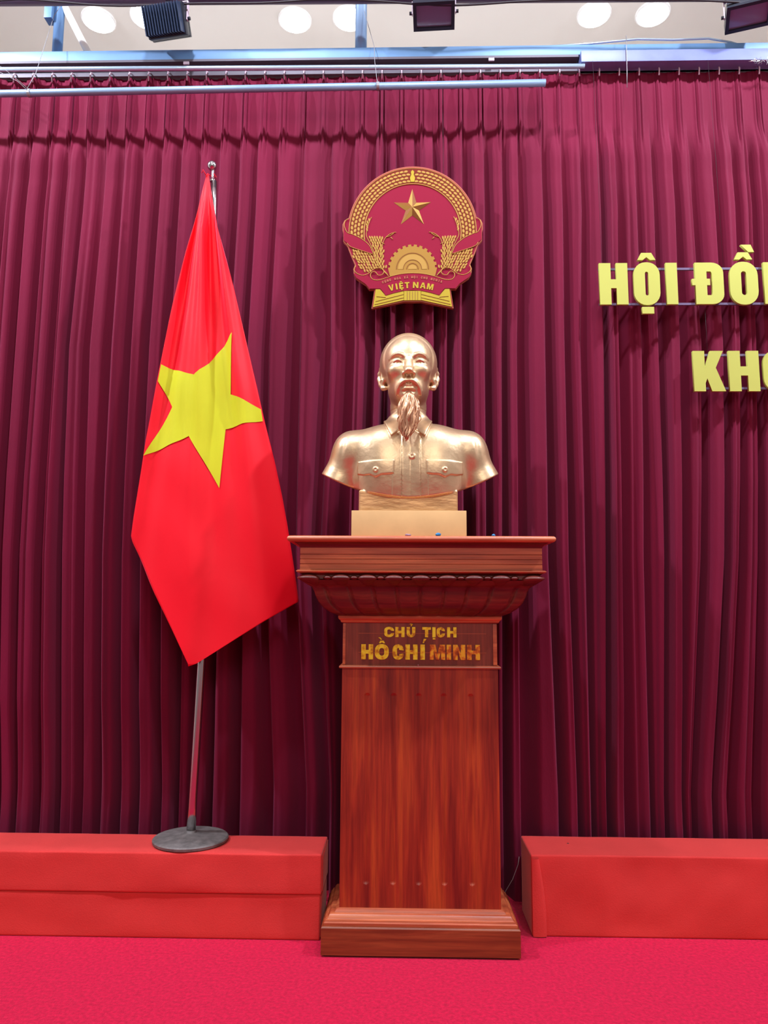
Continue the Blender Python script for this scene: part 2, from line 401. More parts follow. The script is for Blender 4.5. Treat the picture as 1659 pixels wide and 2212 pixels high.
# front pipe on wires
hp = thing('hanging_pipe', 'long blue grey pipe hung on wires in front of the curtain top', 'pipe', (0.585, 0.0, 3.23))
V, Fc = tube_data([(-3.1, 0.0, 3.1975), (0.586, 0.0, 3.232)], 0.0145, 16)
link_mesh('pipe_tube', V, Fc, M['pipe'], hp, smooth=True)
tube('wire', [(-1.555, -0.017, 3.214), (-1.53, 0.0, 3.30), (-1.50, 0.06, 3.62), (-1.49, 0.12, 3.75)], 0.0012, M['wire'], hp, 5)
tube('wire', [(-1.56, 0.0, 3.225), (-1.60, -0.005, 3.262), (-1.72, 0.0, 3.33), (-1.80, 0.0, 3.375), (-1.79, 0.0, 3.39), (-1.74, 0.0, 3.375), (-1.66, 0.0, 3.32), (-1.56, 0.0, 3.235)], 0.0009, M['wire'], hp, 5, label='loose looped wire end')
tube('wire', [(-0.10, -0.015, 3.222), (-0.105, 0.0, 3.26), (-0.115, 0.03, 3.36), (-0.12, 0.075, 3.47), (-0.17, 0.17, 3.72)], 0.0014, M['wire'], hp, 5)
for x in (-1.55, -0.10):
    zc = 3.205+(x+2.3)/2.886*0.027
    V, Fc = tube_data([(x-0.006, 0, zc), (x+0.006, 0, zc)], 0.0170, 14)
    link_mesh('wire_wrap', V, Fc, M['wire'], hp, smooth=False, label='turns of wire wrapped round the pipe')
(tube('hanging_cord', [(0.945, 0.07, 3.50), (0.944, 0.068, 3.44), (0.941, 0.066, 3.33), (0.940, 0.07, 3.26)], 0.0014, M['wire'], rail, label='thin grey cord hanging from the casing'))
# lamp batten along the top edge with cable
bt = thing('lamp_batten', 'dark purple batten pipe along the very top carrying the stage floodlights', 'batten', (0, 0.0, 3.66))
tube('pipe_tube', [(-3.1, 0.0, 3.674), (3.1, 0.0, 3.624)], 0.038, M['batten'], bt, 16)
pts = []
for i in range(64):
    x = -1.9+3.8*i/63
    sag = 0.018*abs(sin((x+0.4)*2.6)) + 0.006*sin(x*9)
    pts.append((x, -0.045+0.004*sin(x*5), 3.578-x*0.011-sag))
tag(tube('power_cable', pts, 0.0042, M['cable'], None, 6), 'sagging black power cable strung below the purple batten', 'cable')
tag(tube('slack_cable', [(0.55, 0.12, 3.489), (0.80, 0.105, 3.492), (1.0, 0.098, 3.505), (1.15, 0.095, 3.497), (1.30, 0.097, 3.503), (1.40, 0.11, 3.495), (1.5, 0.14, 3.49)], 0.0045, M['bright_steel'], None, 6), 'pale slack cable lying along the beam top at right', 'cable')
def flood(loc, rx, rz, label, group):
    t = thing('stage_floodlight', label, 'stage light', loc, group)
    R_ = Matrix.Translation(Vector(loc)) @ Matrix.Rotation(rz, 4, 'Z') @ Matrix.Rotation(rx, 4, 'X')
    def P(bm): bmesh.ops.transform(bm, matrix=R_, verts=bm.verts); return bm
    w, h, d = 0.086, 0.060, 0.045
    bm = bmesh.new(); bm_box(bm, (-w, -d*0.3, -h), (w, d*0.6, h), 0.006); bm_obj('housing', P(bm), M['black'], t, smooth='edge')
    bm = bmesh.new()
    for a, b in (((-w, -d*0.6, -h), (w, -d*0.3, -h+0.014)), ((-w, -d*0.6, h-0.014), (w, -d*0.3, h)), ((-w, -d*0.6, -h+0.014), (-w+0.014, -d*0.3, h-0.014)), ((w-0.014, -d*0.6, -h+0.014), (w, -d*0.3, h-0.014))):
        bm_box(bm, a, b)
    bm_obj('bezel', P(bm), M['black'], t)
    bm = bmesh.new(); bm_box(bm, (-w+0.014, -d*0.42, -h+0.014), (w-0.014, -d*0.32, h-0.014)); bm_obj('lens', P(bm), M['glass'], t, label='purplish glass lens')
    for k in range(14):
        x = -w+0.008+k*(2*w-0.016)/13
        bm = bmesh.new(); bm_box(bm, (x-0.0018, d*0.6, -h+0.006), (x+0.0018, d*1.35, h-0.006)); bm_obj('cooling_fin', P(bm), M['fin'], t)
    # yoke: hangs straight down from the batten, the lamp tilts inside it
    Rz = Matrix.Translation(Vector(loc)) @ Matrix.Rotation(rz if abs(rz) < 1.5 else rz-pi, 4, 'Z')
    bm = bmesh.new(); hb = min(0.080, 3.605-loc[2])
    for s in (-1, 1):
        bm_box(bm, (s*(w+0.004)-0.002, -0.007, -0.008), (s*(w+0.004)+0.002, 0.007, hb))
    bm_box(bm, (-w-0.006, -0.007, hb), (w+0.006, 0.007, hb+0.004))
    bmesh.ops.transform(bm, matrix=Rz, verts=bm.verts)
    bm_obj('bracket', bm, M['hook'], t, label='pale steel yoke bracket')
    for s in (-1, 1):
        bm = bmesh.new(); bmesh.ops.create_cone(bm, cap_ends=True, segments=10, radius1=0.007, radius2=0.007, depth=0.010, matrix=Matrix.Translation((s*(w+0.011), 0, 0)) @ Matrix.Rotation(pi/2, 4, 'Y'))
        bm_obj('tilt_knob', P(bm), M['black'], t)
    box('hanger', (loc[0]-0.010, -0.008, loc[2]+hb), (loc[0]+0.010, 0.008, 3.650-0.0109*loc[0]-0.040), M['black'], t)
flood((-0.985, 0.0, 3.530), radians(-28), radians(170), 'black ribbed stage floodlight hanging tilted at top left', 'stage floodlights')
flood((0.131, 0.0, 3.558), radians(74), radians(-3), 'black stage floodlight with purple lens, above the emblem and bust', 'stage floodlights')
flood((1.425, 0.0, 3.540), radians(76), radians(-18), 'black stage floodlight cut by the right edge, above the yellow lettering', 'stage floodlights')
# ceiling downlights
dl = [(-1.829, 1.207, 'first ceiling downlight from the left, beside the blue strut'), (-1.527, 1.187, 'ceiling downlight half hidden behind the left floodlight'), (-0.646, 1.227, 'ceiling downlight glowing in the middle, left of the single strut'),
      (-0.317, 1.218, 'ceiling downlight partly covered by the single blue strut'), (1.137, 1.215, 'left of the two ceiling downlights above the yellow lettering'), (1.483, 1.214, 'right of the two ceiling downlights above the yellow lettering')]
for x, y, lb in dl:
    t = thing('ceiling_downlight', 'round glowing '+lb, 'ceiling light', (x, y, 4.6), 'round ceiling downlights')
    lathe('rim', [(0.100, 0.0), (0.100, -0.010), (0.092, -0.014), (0.086, -0.010)], (x, y, 4.6), M['lamp_rim'], t, 32)
    lathe('diffuser', [(0.090, -0.006), (0.088, -0.0165), (0.05, -0.0185)], (x, y, 4.6), M['lamp'], t, 32)
# silver tinsel at the right end
rnd = random.Random(9)
parts = []
for i in range(160):
    x = 1.46+rnd.random()*0.5; a = rnd.uniform(0, 2*pi); e = rnd.uniform(-1, 1)*1.2; l = rnd.uniform(0.008, 0.02)
    c = Vector((x, 0.06, 3.368+rnd.uniform(-.004, .004)))
    d = Vector((cos(a)*cos(e), sin(a)*cos(e)*0.6, sin(e)))*l
    parts.append(tube_data([c-d, c+d], [0.0008, 0.0004], 3))
V, Fc = merge(parts)
o = link_mesh('tinsel_garland', V, Fc, M['tinsel']); tag(o, 'silver tinsel garland along the curtain top at the right edge', 'tinsel'); o['kind'] = 'stuff'

# ---------------------------------------------------------------- step boxes
def cloth_block(name, a, b, seed, parent, amp=0.004, mt=None):
    bm = bmesh.new(); r = bmesh.ops.create_cube(bm, size=1)
    for v in bm.verts:
        v.co = Vector(((a[0]+b[0])/2+v.co.x*(b[0]-a[0]), (a[1]+b[1])/2+v.co.y*(b[1]-a[1]), (a[2]+b[2])/2+v.co.z*(b[2]-a[2])))
    bmesh.ops.bevel(bm, geom=list(bm.edges), offset=0.006, segments=3, profile=0.6, affect='EDGES')
    for ax in (0, 2, 1):
        n = max(3, int((b[ax]-a[ax])/0.022))
        for i in range(1, n):
            pl = Vector((0, 0, 0)); pl[ax] = a[ax]+(b[ax]-a[ax])*i/n
            no = Vector((0, 0, 0)); no[ax] = 1
            bmesh.ops.bisect_plane(bm, geom=list(bm.verts)+list(bm.edges)+list(bm.faces), plane_co=pl, plane_no=no)
    for v in bm.verts:
        c = v.co.copy()
        w = min(1, (c.z-a[2])/0.03)*min(1, max(0, (b[2]-c.z))/0.03+0.25)
        q = Vector((c.x*3+c.z*4, seed, c.z*5))
        n1 = noise.noise(q); n2 = noise.noise(Vector((c.x*9-c.z*9, seed+5, c.z*8)))
        if c.y < (a[1]+b[1])/2: v.co.y += -amp*(n1+0.35*n2)*w
        v.co.z += 0.0012*noise.noise(Vector((c.x*8, c.y*8, seed)))*(1 if c.z > (a[2]+b[2])/2 else 0)
    return bm_obj(name, bm, mt or M['felt'], parent, smooth=True)
t = thing('step_box', 'upper of two stacked red felt covered step boxes, under the flag stand', 'step box', (-1.2, -0.09, 0.144), 'red felt covered step boxes')
cloth_block('cover', (-2.9, -0.19, 0.144), (-0.265, 0.015, 0.272), 3, t, 0.006)
box('end_wrap', (-0.2665, -0.170, 0.150), (-0.262, 0.01, 0.262), M['felt'], t, 0.002, label='folded felt flap on the end')
t = thing('step_box', 'lower of two stacked red felt covered step boxes, on the carpet at left', 'step box', (-1.2, -0.09, 0), 'red felt covered step boxes')
cloth_block('cover', (-2.9, -0.187, 0.0005), (-0.268, 0.015, 0.1425), 11, t, 0.006)
box('end_wrap', (-0.2695, -0.172, 0.005), (-0.2655, 0.01, 0.135), M['felt'], t, 0.002, label='folded felt flap on the end')
t = thing('step_box', 'single tall red felt covered step box right of the pedestal', 'step box', (1.2, -0.02, 0), 'red felt covered step boxes')
cloth_block('cover', (0.445, -0.13, 0.0005), (2.9, 0.085, 0.262), 23, t, 0.009)
fl = []
for i in range(13):
    s = i/12; z = 0.252-0.250*s
    xr = 0.470+0.022*sin(min(s*1.25, 1)*pi/2)
    fl.append((0.4465, z, xr))
V = []; Fc = []
for (x0, z, x1) in fl:
    for k in range(5):
        u = k/4; V.append((x0+(x1-x0)*u, -0.1385-0.0035*sin(u*pi), max(z, 0.003)))
    V.append((x1, -0.131, max(z, 0.003)))
for i in range(12):
    for k in range(5):
        a = i*6+k; Fc.append((a, a+1, a+7, a+6))
link_mesh('corner_fold', V, Fc, M['felt'], t, smooth=True, label='overlapping strip of felt folded round the left corner')
bm = bmesh.new(); bmesh.ops.create_uvsphere(bm, u_segments=8, v_segments=6, radius=0.003, matrix=Matrix.Translation((0.60, 0.0, 0.2625)) @ Matrix.Diagonal((1.4, 1, .4, 1)))
bm_obj('nail_head', bm, M['cable'], t, label='small dark nail head in the felt')

# ---------------------------------------------------------------- pedestal
ped = thing('pedestal', 'tall mahogany pedestal with gadrooned capital carrying the bronze bust', 'pedestal', (0.0635, -0.17, 0))
CX = 0.0635; BK = -0.018
def ring_loft(name, prof, m, parent=None, label=None, hx=0.2625, front=-0.25):
    """prof: list of (overhang, z). Rectangular rings, flush at the back."""
    V, Fc = [], []
    for ov, z in prof:
        x0, x1, y0, y1 = CX-hx-ov, CX+hx+ov, front-ov, BK
        V += [(x0, y0, z), (x1, y0, z), (x1, y1, z), (x0, y1, z)]
    n = len(prof)
    for i in range(n-1):
        for k in range(4):
            a = i*4+k; b = i*4+(k+1) % 4; Fc.append((a, b, b+4, a+4))
    Fc.append((3, 2, 1, 0)); Fc.append(tuple((n-1)*4+k for k in range(4)))
    return link_mesh(name, V, Fc, m, parent or ped, label=label)
def arc(o0, z0, o1, z1, bulge, n=6):
    r = []
    for i in range(n+1):
        s = i/n; nx_, nz_ = (z1-z0), -(o1-o0)
        r.append((o0+(o1-o0)*s+bulge*nx_*sin(s*pi), z0+(z1-z0)*s+bulge*nz_*sin(s*pi)))
    return r
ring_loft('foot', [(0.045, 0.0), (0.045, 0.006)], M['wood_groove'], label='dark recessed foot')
ring_loft('base_block', [(0.0535, 0.006), (0.0535, 0.086), (0.052, 0.0885), (0.050, 0.090)], M['wood_base'])
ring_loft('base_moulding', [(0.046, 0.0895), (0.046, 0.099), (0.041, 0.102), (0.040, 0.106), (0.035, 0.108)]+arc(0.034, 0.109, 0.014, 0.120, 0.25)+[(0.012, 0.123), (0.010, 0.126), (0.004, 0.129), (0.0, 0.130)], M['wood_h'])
# shaft with fluted front
def shaft():
    x0, x1, z0, z1 = CX-0.2625, CX+0.2625, 0.1295, 0.894
    fx = [0.0635+(p-908.5)/350*0.525 for p in (791, 850, 906, 962, 1022)]
    xs = set(np.linspace(x0, x1, 60)); 
    for f in fx: xs |= set(np.linspace(f-0.0125, f+0.0125, 15))
    xs = sorted(xs); zs = sorted(set(np.linspace(z0, z1, 30)) | set(np.linspace(0.195, 0.235, 16)) | set(np.linspace(0.775, 0.815, 16)))
    V = []
    za, zb = 0.212, 0.802
    for z in zs:
        for x in xs:
            d = 0
            for f in fx:
                if abs(x-f) < 0.012:
                    zz = 0 if za <= z <= zb else (za-z if z < za else z-zb)
                    rr = sqrt((x-f)**2+zz**2)/0.0105
                    if rr < 1: d = 0.0040*(1-rr*rr)
            V.append((x, -0.25+d, z))
    nx = len(xs); Fc = []
    for r in range(len(zs)-1):
        for c in range(nx-1):
            a = r*nx+c; Fc.append((a, a+1, a+1+nx, a+nx))
    o = len(V); V += [(x0, BK, z0), (x1, BK, z0), (x1, BK, z1), (x0, BK, z1)]
    L = [r*nx for r in range(len(zs))]; R_ = [r*nx+nx-1 for r in range(len(zs))]
    Fc.append(tuple([o]+[o+3]+L[::-1])); Fc.append(tuple([o+1]+R_+[o+2])); Fc.append((o+1, o, o+3, o+2))
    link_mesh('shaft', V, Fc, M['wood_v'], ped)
shaft()
ring_loft('neck_moulding', [(0.002, 0.8935), (0.009, 0.8945), (0.010, 0.8985), (0.009, 0.902), (0.001, 0.904)], M['wood_h'])
np_ = ring_loft('name_panel', [(-0.002, 0.903), (-0.002, 1.046)], M['wood_panel'])
box('panel_frame', (0.311, -0.2515, 0.906), (0.3245, -0.2475, 1.044), M['wood_h'], ped, 0.0015)
box('panel_frame', (CX-0.2615, -0.2500, 0.906), (CX-0.252, -0.2475, 1.044), M['wood_h'], ped, 0.0015)
for z in (0.946, 1.010):
    box('panel_line', (-0.145, -0.2488, z), (0.288, -0.2475, z+0.0016), M['wood_h'], ped)
ring_loft('panel_cornice', [(0.0, 1.046), (0.005, 1.048), (0.007, 1.054), (0.012, 1.058), (0.014, 1.062), (0.0145, 1.068), (0.013, 1.071), (0.005, 1.072)], M['wood_h'])
# capital: curved underside with petals and grooves
def capital():
    base = [(0.012, 1.070), (0.034, 1.080), (0.056, 1.096), (0.070, 1.114), (0.079, 1.134), (0.085, 1.152), (0.094, 1.165), (0.114, 1.175), (0.132, 1.187)]
    # resample
    o_, z_ = zip(*base); t = np.linspace(0, 1, len(base)); tt = np.linspace(0, 1, 40)
    ov = np.interp(tt, t, o_); zz = np.interp(tt, t, z_)
    NP = 9; per_f = 120; per_s = 46
    V = []; rows = []
    for o, z, s in zip(ov, zz, tt):
        hx = 0.2625+o; y0 = -0.25-o
        row = []
        rel = 0.014*sin(min(1, s*1.15)*pi)**0.6 if s < 0.95 else 0.0
        def gro(u):   # u in petal units, groove pair at petal borders
            f = u % 1.0; dd = min(f, 1-f)
            return -rel*(math.exp(-(dd/0.055)**2)) + rel*0.45*(1-(2*dd-1)**2 if False else sin(pi*f))
        for i in range(per_f):
            u = i/per_f; row.append((CX-hx+2*hx*u, y0-gro(u*NP+0.5), z))
        for i in range(per_s+1):
            u = i/per_s; row.append((CX+hx+gro(u*3.2+0.5), y0+(BK-y0)*u, z))
        for i in range(per_s+1):
            u = i/per_s; row.insert(0, (CX-hx-gro(u*3.2+0.5), y0+(BK-y0)*u, z)) if i else None
        rows.append(row)
    n = len(rows[0]); V = [p for r in rows for p in r]; Fc = []
    for r in range(len(rows)-1):
        for c in range(n-1): a = r*n+c; Fc.append((a, a+1, a+1+n, a+n))
    a = (len(rows)-1)*n
    Fc.append(tuple([0]+[n*r for r in range(1, len(rows))]+[n*r+n-1 for r in range(len(rows)-1, -1, -1)]))
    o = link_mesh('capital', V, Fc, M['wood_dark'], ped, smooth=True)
    # carved lobes and beads round the top edge
    z = 1.196; oo = 0.128
    hx = 0.2625+oo; y0 = -0.25-oo
    def lobe(name, c, r, inward=(0, 1)):
        # rounded head that runs down into a tongue following the hollow of the capital
        bm = bmesh.new(); bmesh.ops.create_uvsphere(bm, u_segments=18, v_segments=14, radius=1)
        for v in bm.verts:
            q = v.co.copy()
            if q.z < 0:
                dz = -q.z; w_ = 1-0.25*dz
                v.co = Vector((c[0]+q.x*r[0]*w_+inward[0]*dz*0.030, c[1]+q.y*r[1]*w_+inward[1]*dz*0.030, c[2]-dz*r[2]*1.9))
            else: v.co = Vector((c[0]+q.x*r[0], c[1]+q.y*r[1], c[2]+q.z*r[2]))
        bm_obj(name, bm, M['wood_dark'], ped, smooth=True)
    xs = [CX-hx+2*hx*(i+0.5)/9 for i in range(9)]
    for i, x in enumerate(xs):
        if 0 < i < 8: lobe('carved_lobe', (x, y0+0.003, z-0.004), (0.0345, 0.024, 0.0135))
        if i < 8: lobe('carved_bead', (x+hx/9, y0+0.003, z-0.003), (0.0150, 0.019, 0.0085))
    for s in (-1, 1):
        lobe('carved_lobe', (CX+s*(hx-0.024), y0+0.010, z-0.004), (0.038, 0.034, 0.0130), (-s*0.8, 0.8))
        for k in range(3):
            lobe('carved_lobe', (CX+s*(hx-0.002), y0+0.115+k*0.092, z-0.002), (0.022, 0.032, 0.0135), (-s, 0))
            lobe('carved_bead', (CX+s*(hx-0.002), y0+0.069+k*0.092, z-0.002), (0.018, 0.014, 0.0085), (-s, 0))
capital()
ring_loft('carving_band', [(0.100, 1.186), (0.124, 1.190), (0.124, 1.202), (0.128, 1.206), (0.134, 1.209)], M['wood_dark'])
ring_loft('lower_cornice', [(0.128, 1.208), (0.139, 1.2105), (0.1435, 1.2145), (0.139, 1.219), (0.132, 1.2205)], M['wood_h'])
pr = [(0.132, 1.220)]
for zg in (1.242, 1.262): pr += [(0.132, zg-0.0012), (0.1295, zg-0.0004), (0.1295, zg+0.0004), (0.132, zg+0.0012)]
for zg in (1.251, 1.271): pr += []
pr += [(0.132, 1.2835)]
pr2 = [(0.132, 1.220)]
for k, h in enumerate((1.2385, 1.2545, 1.270)):
    pr2 += [(0.132, h-0.0014), (0.1292, h-0.0004), (0.1292, h+0.0004), (0.132, h+0.0014)]
pr2 += [(0.132, 1.292)]
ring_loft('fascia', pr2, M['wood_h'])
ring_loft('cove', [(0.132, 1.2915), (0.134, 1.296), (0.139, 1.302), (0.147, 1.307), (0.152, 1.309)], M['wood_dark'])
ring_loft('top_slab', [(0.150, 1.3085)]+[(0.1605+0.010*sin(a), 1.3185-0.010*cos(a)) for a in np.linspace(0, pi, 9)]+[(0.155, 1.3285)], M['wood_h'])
for v in [ (0.049, 0.903) ]:
    bm = bmesh.new(); bmesh.ops.create_uvsphere(bm, u_segments=8, v_segments=6, radius=0.003, matrix=Matrix.Translation((0.058, -0.259, 0.906)))
    bm_obj('screw_head', bm, M['chrome'], ped)
TOPZ = 1.3285

# ---------------------------------------------------------------- letter shapes (unit: height 1, origin bottom left)
def arcpts(cx, cy, rx, ry, a0, a1, n=10):
    return [(cx+rx*cos(radians(a0+(a1-a0)*i/n)), cy+ry*sin(radians(a0+(a1-a0)*i/n))) for i in range(n+1)]
def rrect(x0, y0, x1, y1, rx, ry, n=6):
    return arcpts(x1-rx, y0+ry, rx, ry, -90, 0, n)+arcpts(x1-rx, y1-ry, rx, ry, 0, 90, n)+arcpts(x0+rx, y1-ry, rx, ry, 90, 180, n)+arcpts(x0+rx, y0+ry, rx, ry, 180, 270, n)
def glyph(ch, w, t):
    """returns list of pieces; each piece is a list of loops"""
    h = 1.0; b = t*0.82
    if ch == 'H': return [[[(0, 0), (t, 0), (t, 0.5-b/2), (w-t, 0.5-b/2), (w-t, 0), (w, 0), (w, 1), (w-t, 1), (w-t, 0.5+b/2), (t, 0.5+b/2), (t, 1), (0, 1)]]]
    if ch == 'O': return [[rrect(0, -0.015, w, 1.015, w*0.46, min(w*0.5, 0.40)), rrect(t, b, w-t, 1-b, (w-2*t)*0.48, min((w-2*t)*0.5, 0.3))]]
    if ch == 'I': return [[[(0, 0), (t, 0), (t, 1), (0, 1)]]]
    if ch in 'DĐ':
        out = [(0, 0)]+arcpts(w-w*0.42, 0.24, w*0.42, 0.24, -90, 0, 6)+arcpts(w-w*0.42, 0.76, w*0.42, 0.24, 0, 90, 6)+[(0, 1)]
        iw = (w-2*t)
        inn = [(t, b)]+arcpts(w-t-iw*0.3, b+0.08, iw*0.3, 0.08, -90, 0, 5)+arcpts(w-t-iw*0.3, 1-b-0.08, iw*0.3, 0.08, 0, 90, 5)+[(t, 1-b)]
        if ch == 'Đ':
            out = out+[(0, 0.61), (-0.075, 0.61), (-0.075, 0.455), (0, 0.455)]
            inn = inn+[(t, 0.61), (t+iw*0.62, 0.61), (t+iw*0.62, 0.455), (t, 0.455)]
        ps = [[out, inn]]
        return ps
    if ch == 'N': return [[[(0, 0), (t, 0), (t, 0.58), (w-t*0.98, 0), (w, 0), (w, 1), (w-t, 1), (w-t, 0.42), (t*0.98, 1), (0, 1)]]]
    if ch == 'K': return [[[(0, 0), (t, 0), (t, 0.20), (t+0.045, 0.32), (w-t*1.08, 0), (w+0.03, 0), (w*0.74, 0.58), (w, 1), (w-t*1.12, 1), (t, 0.56), (t, 1), (0, 1)]]]
    if ch == 'C':
        o = arcpts(w*0.5, 0.34, w*0.5, 0.355, 10, -90, 6)+arcpts(w*0.5, 0.34, w*0.5, 0.355, -90, -180, 6)+arcpts(w*0.5, 0.66, w*0.5, 0.355, 180, 90, 6)+arcpts(w*0.5, 0.66, w*0.5, 0.355, 90, -10, 6)
        iw = w*0.5-t
        i_ = arcpts(w*0.5, 0.66, iw, 0.355-b, -10, 90, 6)+arcpts(w*0.5, 0.66, iw, 0.355-b, 90, 180, 6)+arcpts(w*0.5, 0.34, iw, 0.355-b, 180, 270, 6)+arcpts(w*0.5, 0.34, iw, 0.355-b, 270, 370, 6)
        return [[o+i_]]
    if ch == 'G':
        return glyph('C', w, t)+[[[(w*0.55, 0.30), (w, 0.30), (w, 0.47), (w*0.55, 0.47)]]]
    if ch == 'U':
        o = [(0, 1)]+arcpts(w*0.5, 0.36, w*0.5, 0.375, 180, 270, 6)+arcpts(w*0.5, 0.36, w*0.5, 0.375, 270, 360, 6)+[(w, 1), (w-t, 1)]
        return [[o+arcpts(w*0.5, 0.36, w*0.5-t, 0.375-b, 0, -90, 6)+arcpts(w*0.5, 0.36, w*0.5-t, 0.375-b, -90, -180, 6)+[(t, 1)]]]
    if ch == 'T': return [[[(w/2-t/2, 0), (w/2+t/2, 0), (w/2+t/2, 1-b), (w, 1-b), (w, 1), (0, 1), (0, 1-b), (w/2-t/2, 1-b)]]]
    if ch == 'M': return [[[(0, 0), (t*0.9, 0), (t*0.9, 0.62), (w*0.5-t*0.32, 0), (w*0.5+t*0.32, 0), (w-t*0.9, 0.62), (w-t*0.9, 0), (w, 0), (w, 1), (w-t*1.25, 1), (w*0.5, 0.36), (t*1.25, 1), (0, 1)]]]
    if ch == 'A': return [[[(0, 0), (t, 0), (w*0.31, 0.22), (w*0.69, 0.22), (w-t, 0), (w, 0), (w*0.5+t*0.55, 1), (w*0.5-t*0.55, 1)], [(w*0.38, 0.38), (w*0.5, 0.74), (w*0.62, 0.38)]]]
    if ch == 'V': return [[[(w*0.5-t*0.5, 0), (w*0.5+t*0.5, 0), (w, 1), (w-t, 1), (w*0.5, 0.30), (t, 1), (0, 1)]]]
    if ch == 'E': return [[[(0, 0), (w, 0), (w, b), (t, b), (t, 0.5-b/2), (w*0.85, 0.5-b/2), (w*0.85, 0.5+b/2), (t, 0.5+b/2), (t, 1-b), (w, 1-b), (w, 1), (0, 1)]]]
    if ch == 'X': return [[[(0, 0), (t*1.1, 0), (w/2, 0.34), (w-t*1.1, 0), (w, 0), (w/2+t*0.6, 0.5), (w, 1), (w-t*1.1, 1), (w/2, 0.66), (t*1.1, 1), (0, 1), (w/2-t*0.6, 0.5)]]]
def accent(kind, w):
    c = w/2
    if kind == '^': return [[(c-0.20, 1.07), (c-0.105, 1.245), (c+0.125, 1.245), (c+0.22, 1.07), (c+0.09, 1.07), (c+0.01, 1.14), (c-0.075, 1.07)]]
    if kind == '.': return [[(c-0.13, -0.22), (c+0.14, -0.22), (c+0.14, -0.06), (c-0.13, -0.06)]]
    if kind == '`': return [[(c-0.03, 1.43), (c+0.20, 1.43), (c+0.27, 1.25), (c+0.14, 1.25)]]
    if kind == 'g': return [[(c-0.24, 1.46), (c-0.10, 1.46), (c+0.03, 1.30), (c-0.07, 1.30)]]
    if kind == 'a': return [[(c+0.0, 1.10), (c+0.09, 1.10), (c+0.26, 1.38), (c+0.08, 1.38)]]
    if kind == '~': return [[(c-0.25, 1.09), (c-0.14, 1.20), (c, 1.14), (c+0.14, 1.09), (c+0.25, 1.22), (c+0.17, 1.24), (c+0.10, 1.18), (c, 1.24), (c-0.14, 1.30), (c-0.28, 1.14)]]
    if kind == '?': return [[(c-0.02, 1.08), (c+0.07, 1.08), (c+0.07, 1.14), (c+0.17, 1.20), (c+0.15, 1.32), (c-0.10, 1.34), (c-0.12, 1.26), (c+0.07, 1.24), (c-0.02, 1.17)]]
def tower(loops, x, z, sx, sz, shear=0): return [[(x+a*sx+b*shear*sz, z+b*sz) for a, b in lp] for lp in loops]
def letter(name, ch, accs, x, z, h, w, t, y0, y1, m, parent, bevel=0.0):
    """w and t are relative to h; one mesh per letter with its accents"""
    meshes = []
    for q, pc in enumerate(glyph(ch, w, t)): meshes.append(shape2d(name, tower(pc, x, z, h, h), y0-0.0006*q, y1+0.0006*q, m, None, bevel))
    for a in accs: meshes.append(shape2d(name, tower(accent(a, w), x, z, h, h), y0, y1, m, None, bevel))
    bm = bmesh.new()
    for o in meshes:
        bm.from_mesh(o.data)
    for o in meshes:
        me = o.data; bpy.data.objects.remove(o); bpy.data.meshes.remove(me)
    me = bpy.data.meshes.new(name); bm.to_mesh(me); bm.free(); me.materials.append(m)
    o = bpy.data.objects.new(name, me); COL.objects.link(o)
    if parent: attach(o, parent)
    return o

# inscription on the pedestal
def inscription():
    y0, y1 = -0.2515, -0.2475
    px = lambda c: -0.158+((600+c/2.676)-766)*0.001575
    row1 = [('C', '', 615, 672), ('H', '', 680, 733), ('U', '?', 745, 795), ('T', '', 835, 885), ('I', '.', 893, 912), ('C', '', 918, 965), ('H', '', 978, 1032)]
    h = 0.034
    for ch, ac, a, b in row1:
        w = (px(b)-px(a))/h
        letter('letter', ch, ac, px(a), 0.9985, h, w, min(0.32, w*0.99) if ch != 'I' else w, y0, y1, M['foil'], np_)
    row2 = [('H', '', 484, 552, 0), ('O', '^g', 562, 642, 0), ('C', '', 664, 728, 0), ('H', '', 738, 808, 0), ('I', 'a', 824, 850, 0), ('M', '', 878, 966, 1), ('I', '', 975, 1000, 1), ('N', '', 1012, 1082, 1), ('H', '', 1092, 1166, 1)]
    h = 0.0505
    for ch, ac, a, b, worn in row2:
        w = (px(b)-px(a))/h
        o = letter('letter', ch, ac, px(a), 0.9235, h, w, min(0.30, w*0.99) if ch != 'I' else w, y0, y1, M['foil_worn'] if worn else M['foil'], np_)
        if worn: o['label'] = 'worn copper coloured foil letter'
inscription()

